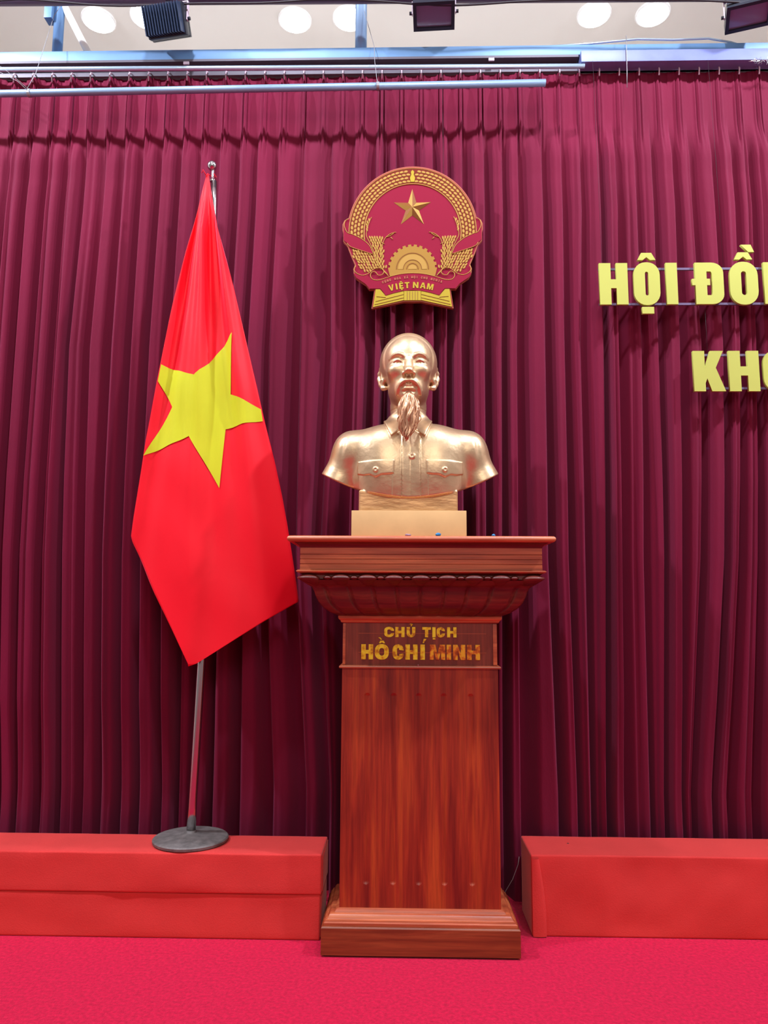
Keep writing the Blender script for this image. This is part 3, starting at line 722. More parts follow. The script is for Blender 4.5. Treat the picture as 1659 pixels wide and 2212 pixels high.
# lettering hung on the curtain
def hung_sign():
    U1 = 0.172; k = 0.0004276; x0 = 0.783
    X = lambda c: x0+(c-105)*k
    YF, YB = 0.014, 0.026
    s = thing('lettering', 'yellow block lettering HỘI ĐỒNG on thin rails, upper row at right', 'sign', (1.1, 0.03, 2.288))
    for ch, ac, a, b in (('H', '', 105, 370), ('O', '^.', 420, 665), ('I', '', 718, 823), ('Đ', '', 985, 1248), ('O', '^`', 1300, 1562), ('N', '', 1612, 1880), ('G', '', 1930, 2180)):
        w = (X(b)-X(a))/U1*0.985; t = 0.262 if ch != 'I' else w
        letter('letter', ch, ac, X(a), 2.288, U1, w, t, YF, YB, M['letter'], s, 0.0)
    for z in (2.436, 2.290):
        box('rail', (X(105), 0.0265, z), (X(2260), 0.0345, z+0.009), M['rail'], s)
    for x in (0.80, 1.28, 1.6):
        tube('suspension_wire', [(x, 0.033, 2.445), (x, 0.045, 2.9), (x+0.001, 0.070, 3.385)], 0.0005, M['cable'], s, 4)
    U2 = 0.162; k2 = 0.0004265; x2 = 1.134
    X2 = lambda c: x2+(c-960)*k2
    s = thing('lettering', 'yellow block lettering KHO on thin rails, lower row at right', 'sign', (1.3, 0.03, 1.935))
    for ch, ac, a, b in (('K', '', 962, 1240), ('H', '', 1283, 1560), ('O', '', 1592, 1850), ('A', 'a', 1880, 2180)):
        w = (X2(b)-X2(a))/U2*0.985; t = 0.275
        letter('letter', ch, ac, X2(a), 1.935, U2, w, t, YF, YB, M['letter'], s, 0.0)
    for z in (2.080, 1.946):
        box('rail', (X2(985), 0.0265, z), (X2(2200), 0.0345, z+0.009), M['rail'], s)
    for x in (1.20, 1.5):
        tube('suspension_wire', [(x, 0.033, 2.09), (x, 0.034, 2.286)], 0.0005, M['cable'], s, 4)
hung_sign()

# ---------------------------------------------------------------- emblem
def emblem():
    t = thing('national_emblem', 'round red and gold emblem board with star, gear and rice sheaves', 'emblem', (0.041, 0.02, 2.22))
    sx, sz = 3.81e-4, 4.06e-4; ox, oz = 0.0425, 2.576
    P = lambda x, y: (ox+(x-840)*sx, oz-(y-850)*sz)
    T = lambda pts: [P(*p) for p in pts]
    mir = lambda pts: [(1680-x, y) for x, y in pts]
    def plate(name, lp, y0, y1, m, par=t, label=None, bevel=0.0): return shape2d(name, [T(l) for l in lp], y0, y1, m, par, bevel, label)
    Y0 = 0.018
    half = [(840, 98)]+[(840-692*sin(a), 790-692*cos(a)) for a in np.linspace(0.05, 1.35, 26)]+[(158, 650), (118, 668), (98, 710), (98, 770), (108, 800), (108, 888), (150, 932), (180, 1010), (235, 1135), (218, 1180), (225, 1238), (252, 1278), (350, 1342), (385, 1390), (442, 1390), (412, 1588), (750, 1518), (840, 1520)]
    outl = half+mir(half)[::-1][1:-1]
    plate('board', [outl], Y0, Y0+0.016, M['copper'])
    ins = [(840+(x-840)*0.984, 850+(y-850)*0.984) for x, y in outl]
    f1 = Y0-0.0012
    plate('field', [ins], f1, Y0+0.001, M['emred'], label='red field of the board')
    ring = [(840-668*sin(a), 795-668*cos(a)) for a in np.linspace(-2.05, 2.05, 80)]
    inner = [(840-512*sin(a), 800-512*cos(a)) for a in np.linspace(2.05, -2.05, 80)]
    plate('wreath_ground', [ring+inner], f1-0.001, f1+0.0004, M['embrown'], label='brown red ground behind the rice grains')
    def smooth(pts):
        if len(pts) < 3 or len(pts) > 40: return pts
        P4 = [pts[0]]+list(pts)+[pts[-1]]; out = []
        for i in range(1, len(P4)-2):
            for j in range(5):
                q = j/5
                out.append(tuple(0.5*(2*P4[i][c]+(P4[i+1][c]-P4[i-1][c])*q+(2*P4[i-1][c]-5*P4[i][c]+4*P4[i+1][c]-P4[i+2][c])*q*q+(3*P4[i][c]-P4[i-1][c]-3*P4[i+1][c]+P4[i+2][c])*q**3) for c in (0, 1)))
        return out+[pts[-1]]
    def line(pts, r, m, par=t, name='gold_line', yy=None):
        pts = smooth(pts)
        y = (f1-0.001) if yy is None else yy
        V, Fc = tube_data([(P(*p)[0], y, P(*p)[1]) for p in pts], r, 6)
        return (V, Fc)
    lines = []
    lines.append(line([(840-672*sin(a), 794-672*cos(a)) for a in np.linspace(-1.62, 1.62, 70)], 0.0016, None))
    lines.append(line([(840-512*sin(a), 800-512*cos(a)) for a in np.linspace(-1.75, 1.75, 70)], 0.0022, None))
    V, Fc = merge(lines); link_mesh('wreath_border', V, Fc, M['gold_light'], t, smooth=True)
    # rice grains
    rnd = random.Random(2)
    grains = []
    def grain(x, y, ang, l=21, w=10.5):
        px_, pz_ = P(x, y)
        V, Fc = [], []
        n = 8
        ca, sa = cos(ang), sin(ang)
        for (sc, dp) in ((1.0, 0.0), (0.72, -0.0016)):
            for k in range(n):
                a = 2*pi*k/n
                u = l*cos(a)*sc; v = w*sin(a)*sc
                V.append((px_+(u*ca-v*sa)*sx, f1-0.0012+dp, pz_-(u*sa+v*ca)*sz))
        for k in range(n): Fc.append((k, (k+1) % n, n+(k+1) % n, n+k))
        Fc.append(tuple(range(n, 2*n)))
        return V, Fc
    for s in (-1, 1):
        for r_i, rr in enumerate((537, 572, 608, 643)):
            n = int(rr*1.73/47)
            for k in range(n):
                a = 0.075+(k+0.5*(r_i % 2))*47/rr
                if a > 1.72: break
                x = 840+s*rr*sin(a); y = 797-rr*cos(a)
                grains.append(grain(x, y, s*a+ (0.16*s if r_i % 2 else -0.16*s), 23, 14))
    def region(poly, ang0, ang1, step=33):
        x0 = min(p[0] for p in poly); x1 = max(p[0] for p in poly); y0 = min(p[1] for p in poly); y1 = max(p[1] for p in poly)
        def inside(x, y):
            c = False; j = len(poly)-1
            for i in range(len(poly)):
                xi, yi = poly[i]; xj, yj = poly[j]
                if (yi > y) != (yj > y) and x < (xj-xi)*(y-yi)/(yj-yi)+xi: c = not c
                j = i
            return c
        y = y0; row = 0
        while y < y1:
            x = x0+(row % 2)*step/2
            while x < x1:
                if inside(x, y):
                    q = (x-x0)/(x1-x0); an = ang0+(ang1-ang0)*q+rnd.uniform(-.22, .22)
                    xx, yy_ = x+rnd.uniform(-4, 4), y+rnd.uniform(-4, 4); grains.append(grain(xx, yy_, an, 21, 10.5)); grains.append(grain(1680-xx, yy_, -an, 21, 10.5))
                x += step*0.82
            y += step*0.86; row += 1
    region([(200, 965), (330, 1000), (440, 1010), (520, 1180), (470, 1185), (370, 1210), (330, 1215), (270, 1150), (215, 1060)], 0.9, 1.2, 34)
    region([(375, 838), (470, 835), (545, 830), (520, 905), (540, 1000), (535, 1120), (590, 1180), (500, 1170), (440, 1060), (425, 960), (390, 890)], 1.1, 1.9, 32)
    region([(345, 690), (372, 640), (385, 650), (360, 800), (340, 800)], 1.2, 1.3, 30)
    V, Fc = merge(grains); link_mesh('rice_grains', V, Fc, M['gold_light'], t, kind='stuff')
    bd = [(-1.75, 1), ]
    top = plate('top_seed', [[(840, 140), (822, 160), (828, 190), (812, 225), (822, 268), (858, 268), (868, 225), (852, 190), (858, 160)]], f1-0.003, f1, M['gold_bright'], label='bright seed at the top of the wreath')
    stems = []
    for s in (0, 1):
        for pts in ([(405, 640), (382, 690), (362, 760), (352, 830), (385, 900), (425, 985), (455, 1060), (500, 1150), (580, 1240)], [(665, 800), (610, 815), (560, 852), (530, 905), (515, 1000)],
                    [(610, 850), (632, 876)], [(510, 905), (545, 925)], [(500, 1040), (540, 1040)], [(560, 850), (600, 838), (640, 812)]):
            stems.append(line(pts if s == 0 else mir(pts), 0.0014, None, yy=f1-0.002))
    for V, Fc in stems: link_mesh('stalk', V, Fc, M['gold_light'], t, smooth=True)
    # star with facets
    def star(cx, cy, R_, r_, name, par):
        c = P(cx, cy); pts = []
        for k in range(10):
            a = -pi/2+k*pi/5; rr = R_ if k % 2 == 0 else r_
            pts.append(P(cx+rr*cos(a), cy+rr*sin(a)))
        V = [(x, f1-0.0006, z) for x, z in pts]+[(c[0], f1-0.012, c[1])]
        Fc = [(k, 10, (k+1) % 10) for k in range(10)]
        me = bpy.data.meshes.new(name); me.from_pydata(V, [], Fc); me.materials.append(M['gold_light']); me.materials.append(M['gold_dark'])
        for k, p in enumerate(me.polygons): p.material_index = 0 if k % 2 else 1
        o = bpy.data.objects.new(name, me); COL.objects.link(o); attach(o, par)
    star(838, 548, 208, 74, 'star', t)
    # gear
    g = []
    nt_ = 13
    for k in range(nt_+1):
        a = pi*k/nt_
        for da, rr in ((-0.075, 238), (-0.062, 258), (0.062, 258), (0.075, 238)):
            aa = a+da
            if 0 <= aa <= pi: g.append((840-rr*cos(aa), 1188-rr*sin(aa)))
    g = [(602, 1255)]+g+[(1078, 1255)]
    ge = plate('gear', [g], f1-0.003, f1+0.0005, M['gold'])
    for r0, r1, m in ((172, 164, 'gold_dark'), (152, 100, 'gold_light'), (100, 94, 'gold_dark'), (64, 57, 'gold_dark'), (45, 0, 'gold_light')):
        o_ = [(840-r0*cos(a), 1188-r0*sin(a)) for a in np.linspace(0, pi, 30)]
        if r1: lp = [o_+[(840-r1*cos(a), 1188-r1*sin(a)) for a in np.linspace(pi, 0, 30)]]
        else: lp = [o_]
        plate('gear_ring', lp, f1-0.0040, f1-0.0028, M[m], ge)
    # ribbons
    rib = [(112, 700), (118, 760), (128, 790), (160, 806), (205, 822), (255, 844), (300, 868), (345, 900), (385, 938), (410, 978), (428, 1028), (380, 1020), (330, 1003), (255, 978), (190, 952), (152, 912), (112, 880)]
    ltl = []
    for s in (0, 1):
        q = rib if s == 0 else mir(rib)
        plate('ribbon', [q], f1-0.0035, f1, M['emred'], label='red ribbon crossing the sheaf')
        mm = (lambda p: p) if s == 0 else mir
        ltl.append(line(mm([(160, 655), (128, 680), (118, 730), (150, 800), (205, 822), (300, 868), (385, 938), (428, 1025)]), 0.0015, None, yy=f1-0.0036))
        ltl.append(line(mm([(150, 912), (190, 952), (330, 1000), (425, 1030)]), 0.0012, None, yy=f1-0.0036))
        ltl.append(line(mm([(245, 1150), (228, 1190), (250, 1225), (310, 1250), (370, 1235), (430, 1190), (480, 1172), (520, 1185), (545, 1215), (590, 1260)]), 0.0016, None, yy=f1-0.0045))
        ltl.append(line(mm([(520, 1185), (540, 1215), (520, 1245), (480, 1250), (462, 1228), (440, 1212), (408, 1225), (400, 1262), (430, 1295), (490, 1300), (560, 1280), (640, 1255), (740, 1236), (840, 1230)]), 0.0016, None, yy=f1-0.0045))
    ban = [(840, 1232), (740, 1238), (640, 1256), (540, 1290), (470, 1305), (410, 1290), (360, 1240), (300, 1255), (240, 1220), (225, 1238), (252, 1275), (350, 1340), (390, 1388), (502, 1388), (525, 1410), (560, 1458), (650, 1432), (740, 1412), (840, 1404)]
    bn = plate('banner', [ban+mir(ban)[::-1][1:-1]], f1-0.0045, f1-0.0004, M['emred'], label='red scroll banner with the country name')
    V, Fc = merge(ltl); link_mesh('scroll_lines', V, Fc, M['gold_light'], t, smooth=True, label='gold edge lines of ribbons and scrolls')
    # foot blocks
    lft = [(455, 1392), (428, 1575), (750, 1505), (748, 1412), (650, 1434), (560, 1460), (500, 1392)]
    for s in (0, 1):
        q = lft if s == 0 else mir(lft)
        fo = plate('foot_block', [q], f1-0.0030, f1, M['gold_bright'])
        for (a, b) in (((465, 1470), (560, 1478)), ((455, 1520), (748, 1448)), ((445, 1552), (748, 1482))):
            pp = [a, b] if s == 0 else mir([a, b])
            V, Fc = line(pp, 0.0012, None, yy=f1-0.0032); link_mesh('groove_line', V, Fc, M['gold_dark'], fo)
    cb = plate('centre_block', [[(752, 1412), (752, 1508), (928, 1508), (928, 1412)]], f1-0.0036, f1, M['gold_bright'])
    for x in (785, 812, 840, 868, 895):
        V, Fc = line([(x, 1416), (x, 1504)], 0.0010, None, yy=f1-0.0038); link_mesh('groove_line', V, Fc, M['gold_dark'], cb)
    # lettering of the banner
    def put(ch, ac, cx, cy, hpx, wpx, tt, ang):
        w = wpx/hpx
        o = letter('letter', ch, ac, -wpx/2*sx, 0, hpx*sz, w*sx/sz, tt, f1-0.0062, f1-0.0045, M['gold_bright'] if hpx > 40 else M['copper'], None)
        R_ = Matrix.Rotation(ang, 4, 'Y'); px_, pz_ = P(cx, cy)
        for v in o.data.vertices:
            c = v.co.copy(); q = R_ @ Vector((c.x, 0, c.z)); v.co = (px_+q.x, c.y, pz_+q.z)
        attach(o, bn)
    def arcrow(items, R_, cyc, hpx, tt):
        for ch, ac, cx, wpx in items:
            dx = cx-840; a = math.asin(dx/R_); put(ch, ac, cx, cyc-R_*cos(a), hpx, wpx, tt, a)
    arcrow([('V', '', 627, 56), ('I', '', 680, 18), ('E', '^.', 727, 44), ('T', '', 786, 50), ('N', '', 872, 58), ('A', '', 945, 60), ('M', '', 1018, 66)], 900, 2285, 62, 0.26)
    txt = 'CỘNG HÒA XÃ HỘI CHỦ NGHĨA'
    base = {'Ộ': ('O', '^.'), 'Ò': ('O', 'g'), 'Ã': ('A', '~'), 'Ủ': ('U', '?'), 'Ĩ': ('I', '~')}
    xs_ = 522.0; adv = (1150-522)/len(txt)
    items = []
    for i, ch in enumerate(txt):
        if ch == ' ': continue
        g_, a_ = base.get(ch, (ch, ''))
        items.append((g_, a_, xs_+adv*(i+0.5), 6 if g_ == 'I' else 18))
    for it in items: pass
    arcrow(items, 960, 2245, 24, 0.26)
    for x in (-0.1, 0.17):
        tube('suspension_wire', [(x, 0.037, 2.75), (x, 0.05, 2.95), (x, 0.080, 3.385)], 0.0005, M['cable'], t, 4)
emblem()

# ---------------------------------------------------------------- flag and stand
FS = thing('flag_stand', 'polished steel flag pole on a round black iron base, left of the pedestal', 'flag stand', (-0.745, -0.06, 0.272))
lathe('base_plate', [(0.126, 0.0), (0.131, 0.003), (0.132, 0.011), (0.128, 0.015), (0.10, 0.019), (0.05, 0.026), (0.026, 0.030)], (-0.745, -0.06, 0.2725), M['iron'], FS, 64, label='round dusty black iron base')
tube('collar', [(-0.745, -0.06, 0.296), (-0.745, -0.06, 0.302), (-0.745, -0.06, 0.303), (-0.745, -0.06, 0.310)], [0.026, 0.024, 0.018, 0.017], M['iron'], FS, 24)
pole_pts = [(-0.745, -0.06, 0.30), (-0.725, -0.056, 1.2), (-0.728, -0.050, 1.9), (-0.748, -0.042, 2.785)]
def pole_x(z): return interp(z, [p[2] for p in pole_pts], [p[0] for p in pole_pts])
pp = [(interp(z, [0.3, 1.0, 2.0, 2.785], [-0.745, -0.728, -0.735, -0.752]), -0.06+0.016*(z-0.3)/2.5, z) for z in np.linspace(0.30, 2.785, 30)]
tube('pole', pp, [0.0165]+[0.0150]*14+[0.0125]*15, M['chrome'], FS, 20)
tx, ty = pp[-1][0], pp[-1][1]
lathe('finial_neck', [(0.011, 0.0), (0.012, 0.006), (0.006, 0.014), (0.005, 0.048), (0.009, 0.054)], (tx-0.006, ty, 2.784), M['chrome'], FS, 20)
bm = bmesh.new(); bmesh.ops.create_uvsphere(bm, u_segments=24, v_segments=16, radius=0.0195, matrix=Matrix.Translation((tx-0.010, ty, 2.852)))
bm_obj('finial_ball', bm, M['chrome'], FS, smooth=True)

# flag outline in metres (left and right edge by height)
def fpx(x, y):     # design grid of the cloth -> metres in the hanging plane
    d_ = Vector((rt2*((x-829.5)/1600) - up2*((y-1106)/1600) + fw))
    tt = (-0.075+2.8)/d_.y
    return (d_.x*tt, 1.10+d_.z*tt)
Lf = [fpx(*p) for p in ((445, 373), (425, 455), (404, 545), (380, 650), (356, 762), (338, 850), (318, 945), (300, 1040), (286, 1115), (279, 1158), (283, 1172), (310, 1228), (350, 1308), (385, 1378), (412, 1434))]
Rf = [fpx(*p) for p in ((449, 373), (462, 450), (480, 520), (506, 622), (534, 745), (556, 840), (572, 915), (592, 1000), (606, 1070), (616, 1130), (626, 1200), (634, 1262), (638, 1299), (560, 1348), (500, 1387), (420, 1438))]
Lz = [p[1] for p in Lf][::-1]; Lx = [p[0] for p in Lf][::-1]; Rz = [p[1] for p in Rf][::-1]; Rx = [p[0] for p in Rf][::-1]
ZT = max(Lz[-1], Rz[-1]); ZB = min(Lz[0], Rz[0])
apex = ((Lf[0][0]+Rf[0][0])/2, ZT)
def yflag(x, z):
    d = max(ZT-z, 0.001)
    lx = interp(z, Lz, Lx); rx = interp(z, Rz, Rx)
    lx = min(lx, apex[0]-d*0.10); 
    ang = (x-apex[0])/(d+0.12)
    fade = max(0.0, 1-d/1.9)
    am = 0.026*min(1, d/0.25)*(0.22+0.78*fade)
    y = -0.088 - am*cos(ang*34+0.6) - am*0.4*cos(ang*80)
    y += -0.010*sin(x*9+z*2)*(1-fade) + 0.007*noise.noise(Vector((x*7+z*3, 0.3, z*4)))*min(1, d*1.2)
    # curls back slightly at both sides and behind the pedestal slab
    y += 0.09*max(0, (x+0.60)/0.21)**1.6 if x > -0.60 else 0
    y += 0.035*max(0, (-0.90-x)/0.12)**1.5 if x < -0.90 else 0
    if d < 0.25: y = y*(d/0.25)+(-0.064)*(1-d/0.25)
    return y
def flag_mesh():
    V, Fc = [], []; nz, nx = 190, 60
    for i in range(nz+1):
        z = ZT-(ZT-ZB)*i/nz
        a = interp(z, Lz, Lx); b = interp(z, Rz, Rx)
        if i == nz: b = a+0.002
        for k in range(nx+1):
            x = a+(b-a)*k/nx; V.append((x, yflag(x, z), z))
    for i in range(nz):
        for k in range(nx):
            a = i*(nx+1)+k; Fc.append((a, a+1, a+nx+2, a+nx+1))
    root = thing('flag', 'red flag with a large yellow star draped down its steel pole', 'flag', (apex[0], -0.064, ZT))
    c = link_mesh('flag_cloth', V, Fc, M['flag'], root, smooth=True)
    md = c.modifiers.new('thickness', 'SOLIDIFY'); md.thickness = 0.0012; md.offset = 1
    tube('tie_cord', [(apex[0]-0.004, -0.070, ZT-0.012), (tx-0.022, -0.062, ZT+0.004), (tx-0.02, -0.035, ZT+0.012), (tx+0.005, -0.03, ZT+0.008), (tx+0.004, -0.066, ZT)], 0.0022, M['flag'], root, 6, label='red cord tying the flag corner to the pole')
    tube('tie_cord', [(apex[0]-0.004, -0.070, ZT-0.008), (apex[0]-0.016, -0.076, ZT+0.012), (apex[0]-0.022, -0.070, ZT+0.002)], 0.0018, M['flag'], root, 6, label='red cord tying the flag corner to the pole')
    sp = [(505, 725), (499, 853), (563.5, 884), (567, 909), (488, 928), (475, 1055), (413, 946), (311, 985), (374, 881), (345, 827), (352, 791), (425, 816)]
    bm = bmesh.new(); vs = [bm.verts.new((fpx(*p)[0], 0, fpx(*p)[1])) for p in sp]; bm.faces.new(vs)
    for i in range(1, 60):
        z = 1.0+i*0.03; bmesh.ops.bisect_plane(bm, geom=list(bm.verts)+list(bm.edges)+list(bm.faces), plane_co=(0, 0, z), plane_no=(0, 0, 1))
    for i in range(1, 60):
        x = -1.1+i*0.014; bmesh.ops.bisect_plane(bm, geom=list(bm.verts)+list(bm.edges)+list(bm.faces), plane_co=(x, 0, 0), plane_no=(1, 0, 0))
    bmesh.ops.triangulate(bm, faces=bm.faces)
    for v in bm.verts: v.co.y = yflag(v.co.x, v.co.z)-0.0028
    for f in bm.faces:
        if f.normal.y > 0: f.normal_flip()
    me = bpy.data.meshes.new('star'); bm.to_mesh(me); bm.free(); me.materials.append(M['star'])
    me.polygons.foreach_set('use_smooth', [True]*len(me.polygons))
    o = bpy.data.objects.new('star', me); COL.objects.link(o); attach(o, root); o['label'] = 'large yellow five pointed star sewn on the flag'
flag_mesh()

# ---------------------------------------------------------------- bust
BUST_STEP = 0.0019
def build_bust():
    root = thing('bust', 'gold bronze bust of a bearded man in a buttoned jacket', 'statue', (0.024, -0.2, TOPZ))
    box('plinth', (-0.168, -0.325, TOPZ), (0.219, -0.10, 1.4225), M['plinth'], root, 0.002, label='plain pale gold plinth block')
    h = BUST_STEP
    x0, x1, y0, y1, z0, z1 = -0.32, 0.37, -0.405, -0.055, 1.418, 2.098
    f4 = np.float32
    xs = np.arange(x0, x1, h, dtype=f4); ys = np.arange(y0, y1, h, dtype=f4); zs = np.arange(z0, z1, h, dtype=f4)
    G = np.full((len(xs), len(ys), len(zs)), 1.0, dtype=f4)
    def smin(a, b, k):
        q = np.maximum(k-np.abs(a-b), 0)/k; return np.minimum(a, b)-q*q*(k*0.25)
    def smax(a, b, k): return -smin(-a, -b, k)
    class Grid:
        def __init__(s, X, Y, Z): s.X, s.Y, s.Z = X, Y, Z
        def ell(s, c, r):
            a = (s.X-c[0])/r[0]; b = (s.Y-c[1])/r[1]; d = (s.Z-c[2])/r[2]
            k0 = np.sqrt(a*a+b*b+d*d); k1 = np.sqrt((a/r[0])**2+(b/r[1])**2+(d/r[2])**2)+1e-6
            return k0*(k0-1)/k1
        def cap(s, a, b, ra, rb=None):
            rb = ra if rb is None else rb
            d = [b[i]-a[i] for i in range(3)]; L2 = sum(q*q for q in d)
            px_, py_, pz_ = s.X-a[0], s.Y-a[1], s.Z-a[2]
            t = np.clip((px_*d[0]+py_*d[1]+pz_*d[2])/L2, 0, 1)
            return np.sqrt((px_-t*d[0])**2+(py_-t*d[1])**2+(pz_-t*d[2])**2)-(ra+(rb-ra)*t)
        def rbox(s, c, hh, r):
            a = np.abs(s.X-c[0])-hh[0]+r; b = np.abs(s.Y-c[1])-hh[1]+r; d = np.abs(s.Z-c[2])-hh[2]+r
            return np.sqrt(np.maximum(a, 0)**2+np.maximum(b, 0)**2+np.maximum(d, 0)**2)+np.minimum(np.maximum(a, np.maximum(b, d)), 0)-r
        def poly(s, pts):
            X, Z = s.X[:, 0, :], s.Z[:, 0, :]
            X, Z = np.broadcast_arrays(X, Z)
            d = np.full(X.shape, 1e9, dtype=f4); sg = np.ones(X.shape, dtype=f4)
            n = len(pts); j = n-1
            for i in range(n):
                (xi, zi), (xj, zj) = pts[i], pts[j]
                ex, ez = xj-xi, zj-zi; wx, wz = X-xi, Z-zi
                t = np.clip((wx*ex+wz*ez)/(ex*ex+ez*ez), 0, 1)
                d = np.minimum(d, (wx-ex*t)**2+(wz-ez*t)**2)
                c1 = Z >= zi; c2 = Z < zj; c3 = ex*wz > ez*wx
                fl = (c1 & c2 & c3) | (~c1 & ~c2 & ~c3)
                sg = np.where(fl, -sg, sg); j = i
            return (sg*np.sqrt(d))[:, None, :]
    HX, HY, HZ = 0.0245, -0.22, 1.94
    NECK = ((0, 0.030, -0.05), (0, 0.035, -0.21))
    # ---- head block
    zi = int(np.searchsorted(zs, 1.80)); xi0 = int(np.searchsorted(xs, HX-0.125)); xi1 = int(np.searchsorted(xs, HX+0.125))
    g = Grid(np.abs(xs[xi0:xi1]-HX)[:, None, None], (ys-HY)[None, :, None], (zs[zi:]-HZ)[None, None, :])
    E, C = g.ell, g.cap
    def curve(pts, rads, n=6, k=0.002):
        P = [np.array(p, dtype=float) for p in pts]; P = [2*P[0]-P[1]]+P+[2*P[-1]-P[-2]]
        out, rr = [], []
        for i in range(1, len(P)-2):
            for j in range(n):
                t = j/n
                out.append(0.5*(2*P[i]+(P[i+1]-P[i-1])*t+(2*P[i-1]-5*P[i]+4*P[i+1]-P[i+2])*t*t+(3*P[i]-P[i-1]-3*P[i+1]+P[i+2])*t**3))
                rr.append(rads[i-1]+(rads[i]-rads[i-1])*t)
        out.append(P[-2]); rr.append(rads[-1])
        f = None
        for a, b, ra, rb in zip(out[:-1], out[1:], rr[:-1], rr[1:]):
            q = C(tuple(a), tuple(b), ra, rb); f = q if f is None else smin(f, q, k)
        return f
    d = E((0, 0.020, 0.031), (0.1005, 0.122, 0.110))
    face = E((0, -0.030, -0.022), (0.074, 0.083, 0.120))
    jaw = C((0.042, 0.000, -0.078), (0.020, -0.070, -0.103), 0.025, 0.024)
    face = smin(face, jaw, 0.03)
    d = smin(d, face, 0.022)
    # hair cap with a raised edge at the temples
    hair = smax(E((0, 0.022, 0.029), (0.1035, 0.125, 0.1115)), -(g.Y+0.042+0.35*np.maximum(g.Z-0.06, 0)-0.5*np.minimum(g.Z, 0)), 0.009)
    hair = smax(hair, -(g.Z+0.045), 0.01)
    d = smin(d, hair, 0.008)
    d = smin(d, E((0.045, -0.074, -0.024), (0.030, 0.034, 0.024)), 0.022)      # cheekbones
    d = smin(d, E((0, -0.080, -0.086), (0.042, 0.040, 0.034)), 0.022)          # muzzle
    d = smin(d, E((0, -0.088, -0.112), (0.027, 0.026, 0.022)), 0.018)          # chin
    # eye sockets
    d = smax(d, -E((0.040, -0.134, 0.004), (0.031, 0.026, 0.0205)), 0.012)
    d = smax(d, -E((0.018, -0.126, 0.004), (0.009, 0.014, 0.018)), 0.012)
    # brows
    br = curve([(0.015, -0.1075, 0.0190), (0.026, -0.1085, 0.0265), (0.040, -0.1035, 0.0300), (0.054, -0.0925, 0.0275), (0.066, -0.0770, 0.0200)], [0.0040, 0.0056, 0.0056, 0.0044, 0.0018], 3)
    d = smin(d, br, 0.009)
    # eyes
    eye = E((0.0395, -0.0840, -0.0050), (0.0250, 0.0180, 0.0190))
    iris = smax(E((0.0385, -0.1030, -0.0035), (0.0068, 0.004, 0.0068)), -E((0.0385, -0.1050, -0.0035), (0.0052, 0.0045, 0.0052)), 0.001)
    eye = smin(eye, iris, 0.001)
    eye = smax(eye, -E((0.0385, -0.1055, -0.0035), (0.0024, 0.0060, 0.0024)), 0.001)
    d = smin(d, eye, 0.002)
    lid = curve([(0.0160, -0.0985, -0.0085), (0.024, -0.1040, 0.0015), (0.037, -0.1055, 0.0075), (0.051, -0.0985, 0.0035), (0.0645, -0.0840, -0.0080)], [0.0030, 0.0036, 0.0038, 0.0036, 0.0030], 3)
    d = smin(d, lid, 0.0025)
    lid2 = curve([(0.0165, -0.0970, -0.0100), (0.026, -0.1000, -0.0165), (0.040, -0.1000, -0.0190), (0.052, -0.0930, -0.0160), (0.0620, -0.0850, -0.0095)], [0.0024, 0.0026, 0.0026, 0.0026, 0.0024], 3)
    d = smin(d, lid2, 0.003)
    d = smin(d, smin(C((0.022, -0.0990, -0.026), (0.038, -0.0985, -0.0300), 0.0032), C((0.038, -0.0985, -0.0300), (0.056, -0.0870, -0.025), 0.003), 0.004), 0.008)
    # nose with a flat underside
    nose = C((0, -0.1080, 0.012), (0, -0.1310, -0.034), 0.0100, 0.0120)
    nose = smin(nose, C((0.004, -0.1060, 0.008), (0.005, -0.1300, -0.034), 0.0085, 0.0100), 0.004)
    nose = smin(nose, E((0, -0.1360, -0.042), (0.0145, 0.0130, 0.0125)), 0.008)
    nose = smin(nose, E((0.0175, -0.1225, -0.047), (0.0088, 0.0130, 0.0100)), 0.008)
    nose = smax(nose, (-0.0500-0.62*(g.Y+0.136)-g.Z)*0.85, 0.003)
    d = smin(d, nose, 0.009)
    d = smax(d, -E((0.0095, -0.1300, -0.0540), (0.0052, 0.0068, 0.0052)), 0.003)
    # nasolabial fold
    d = smax(d, -C((0.0300, -0.119, -0.052), (0.052, -0.098, -0.090), 0.0040, 0.003), 0.012)
    # moustache
    mo = curve([(0.000, -0.1255, -0.0705), (0.012, -0.1250, -0.0715), (0.026, -0.1180, -0.0800), (0.037, -0.1070, -0.0950), (0.0435, -0.0935, -0.1160)], [0.0058, 0.0066, 0.0064, 0.0052, 0.0020], 4)
    d = smin(d, mo, 0.007)
    # lips
    d = smax(d, -C((0, -0.126, -0.0835), (0.026, -0.115, -0.0905), 0.0046, 0.003), 0.005)
    d = smin(d, smin(C((0.001, -0.1210, -0.0865), (0.008, -0.1215, -0.0852), 0.0036), C((0.008, -0.1215, -0.0852), (0.026, -0.110, -0.0935), 0.0036, 0.002), 0.004), 0.004)
    d = smax(d, -smin(C((0, -0.128, -0.0915), (0.012, -0.125, -0.0920), 0.0018), C((0.012, -0.125, -0.0920), (0.027, -0.112, -0.0955), 0.0018), 0.003), 0.003)
    d = smin(d, smin(C((0, -0.1200, -0.0975), (0.011, -0.1190, -0.0970), 0.0054), C((0.011, -0.1190, -0.0970), (0.024, -0.109, -0.0958), 0.0048, 0.002), 0.004), 0.004)
    d = smax(d, -C((0, -0.122, -0.1080), (0.018, -0.113, -0.1075), 0.0040, 0.003), 0.007)
    # ears
    ear = E((0.091, 0.016, -0.026), (0.0125, 0.024, 0.041))
    rim = None
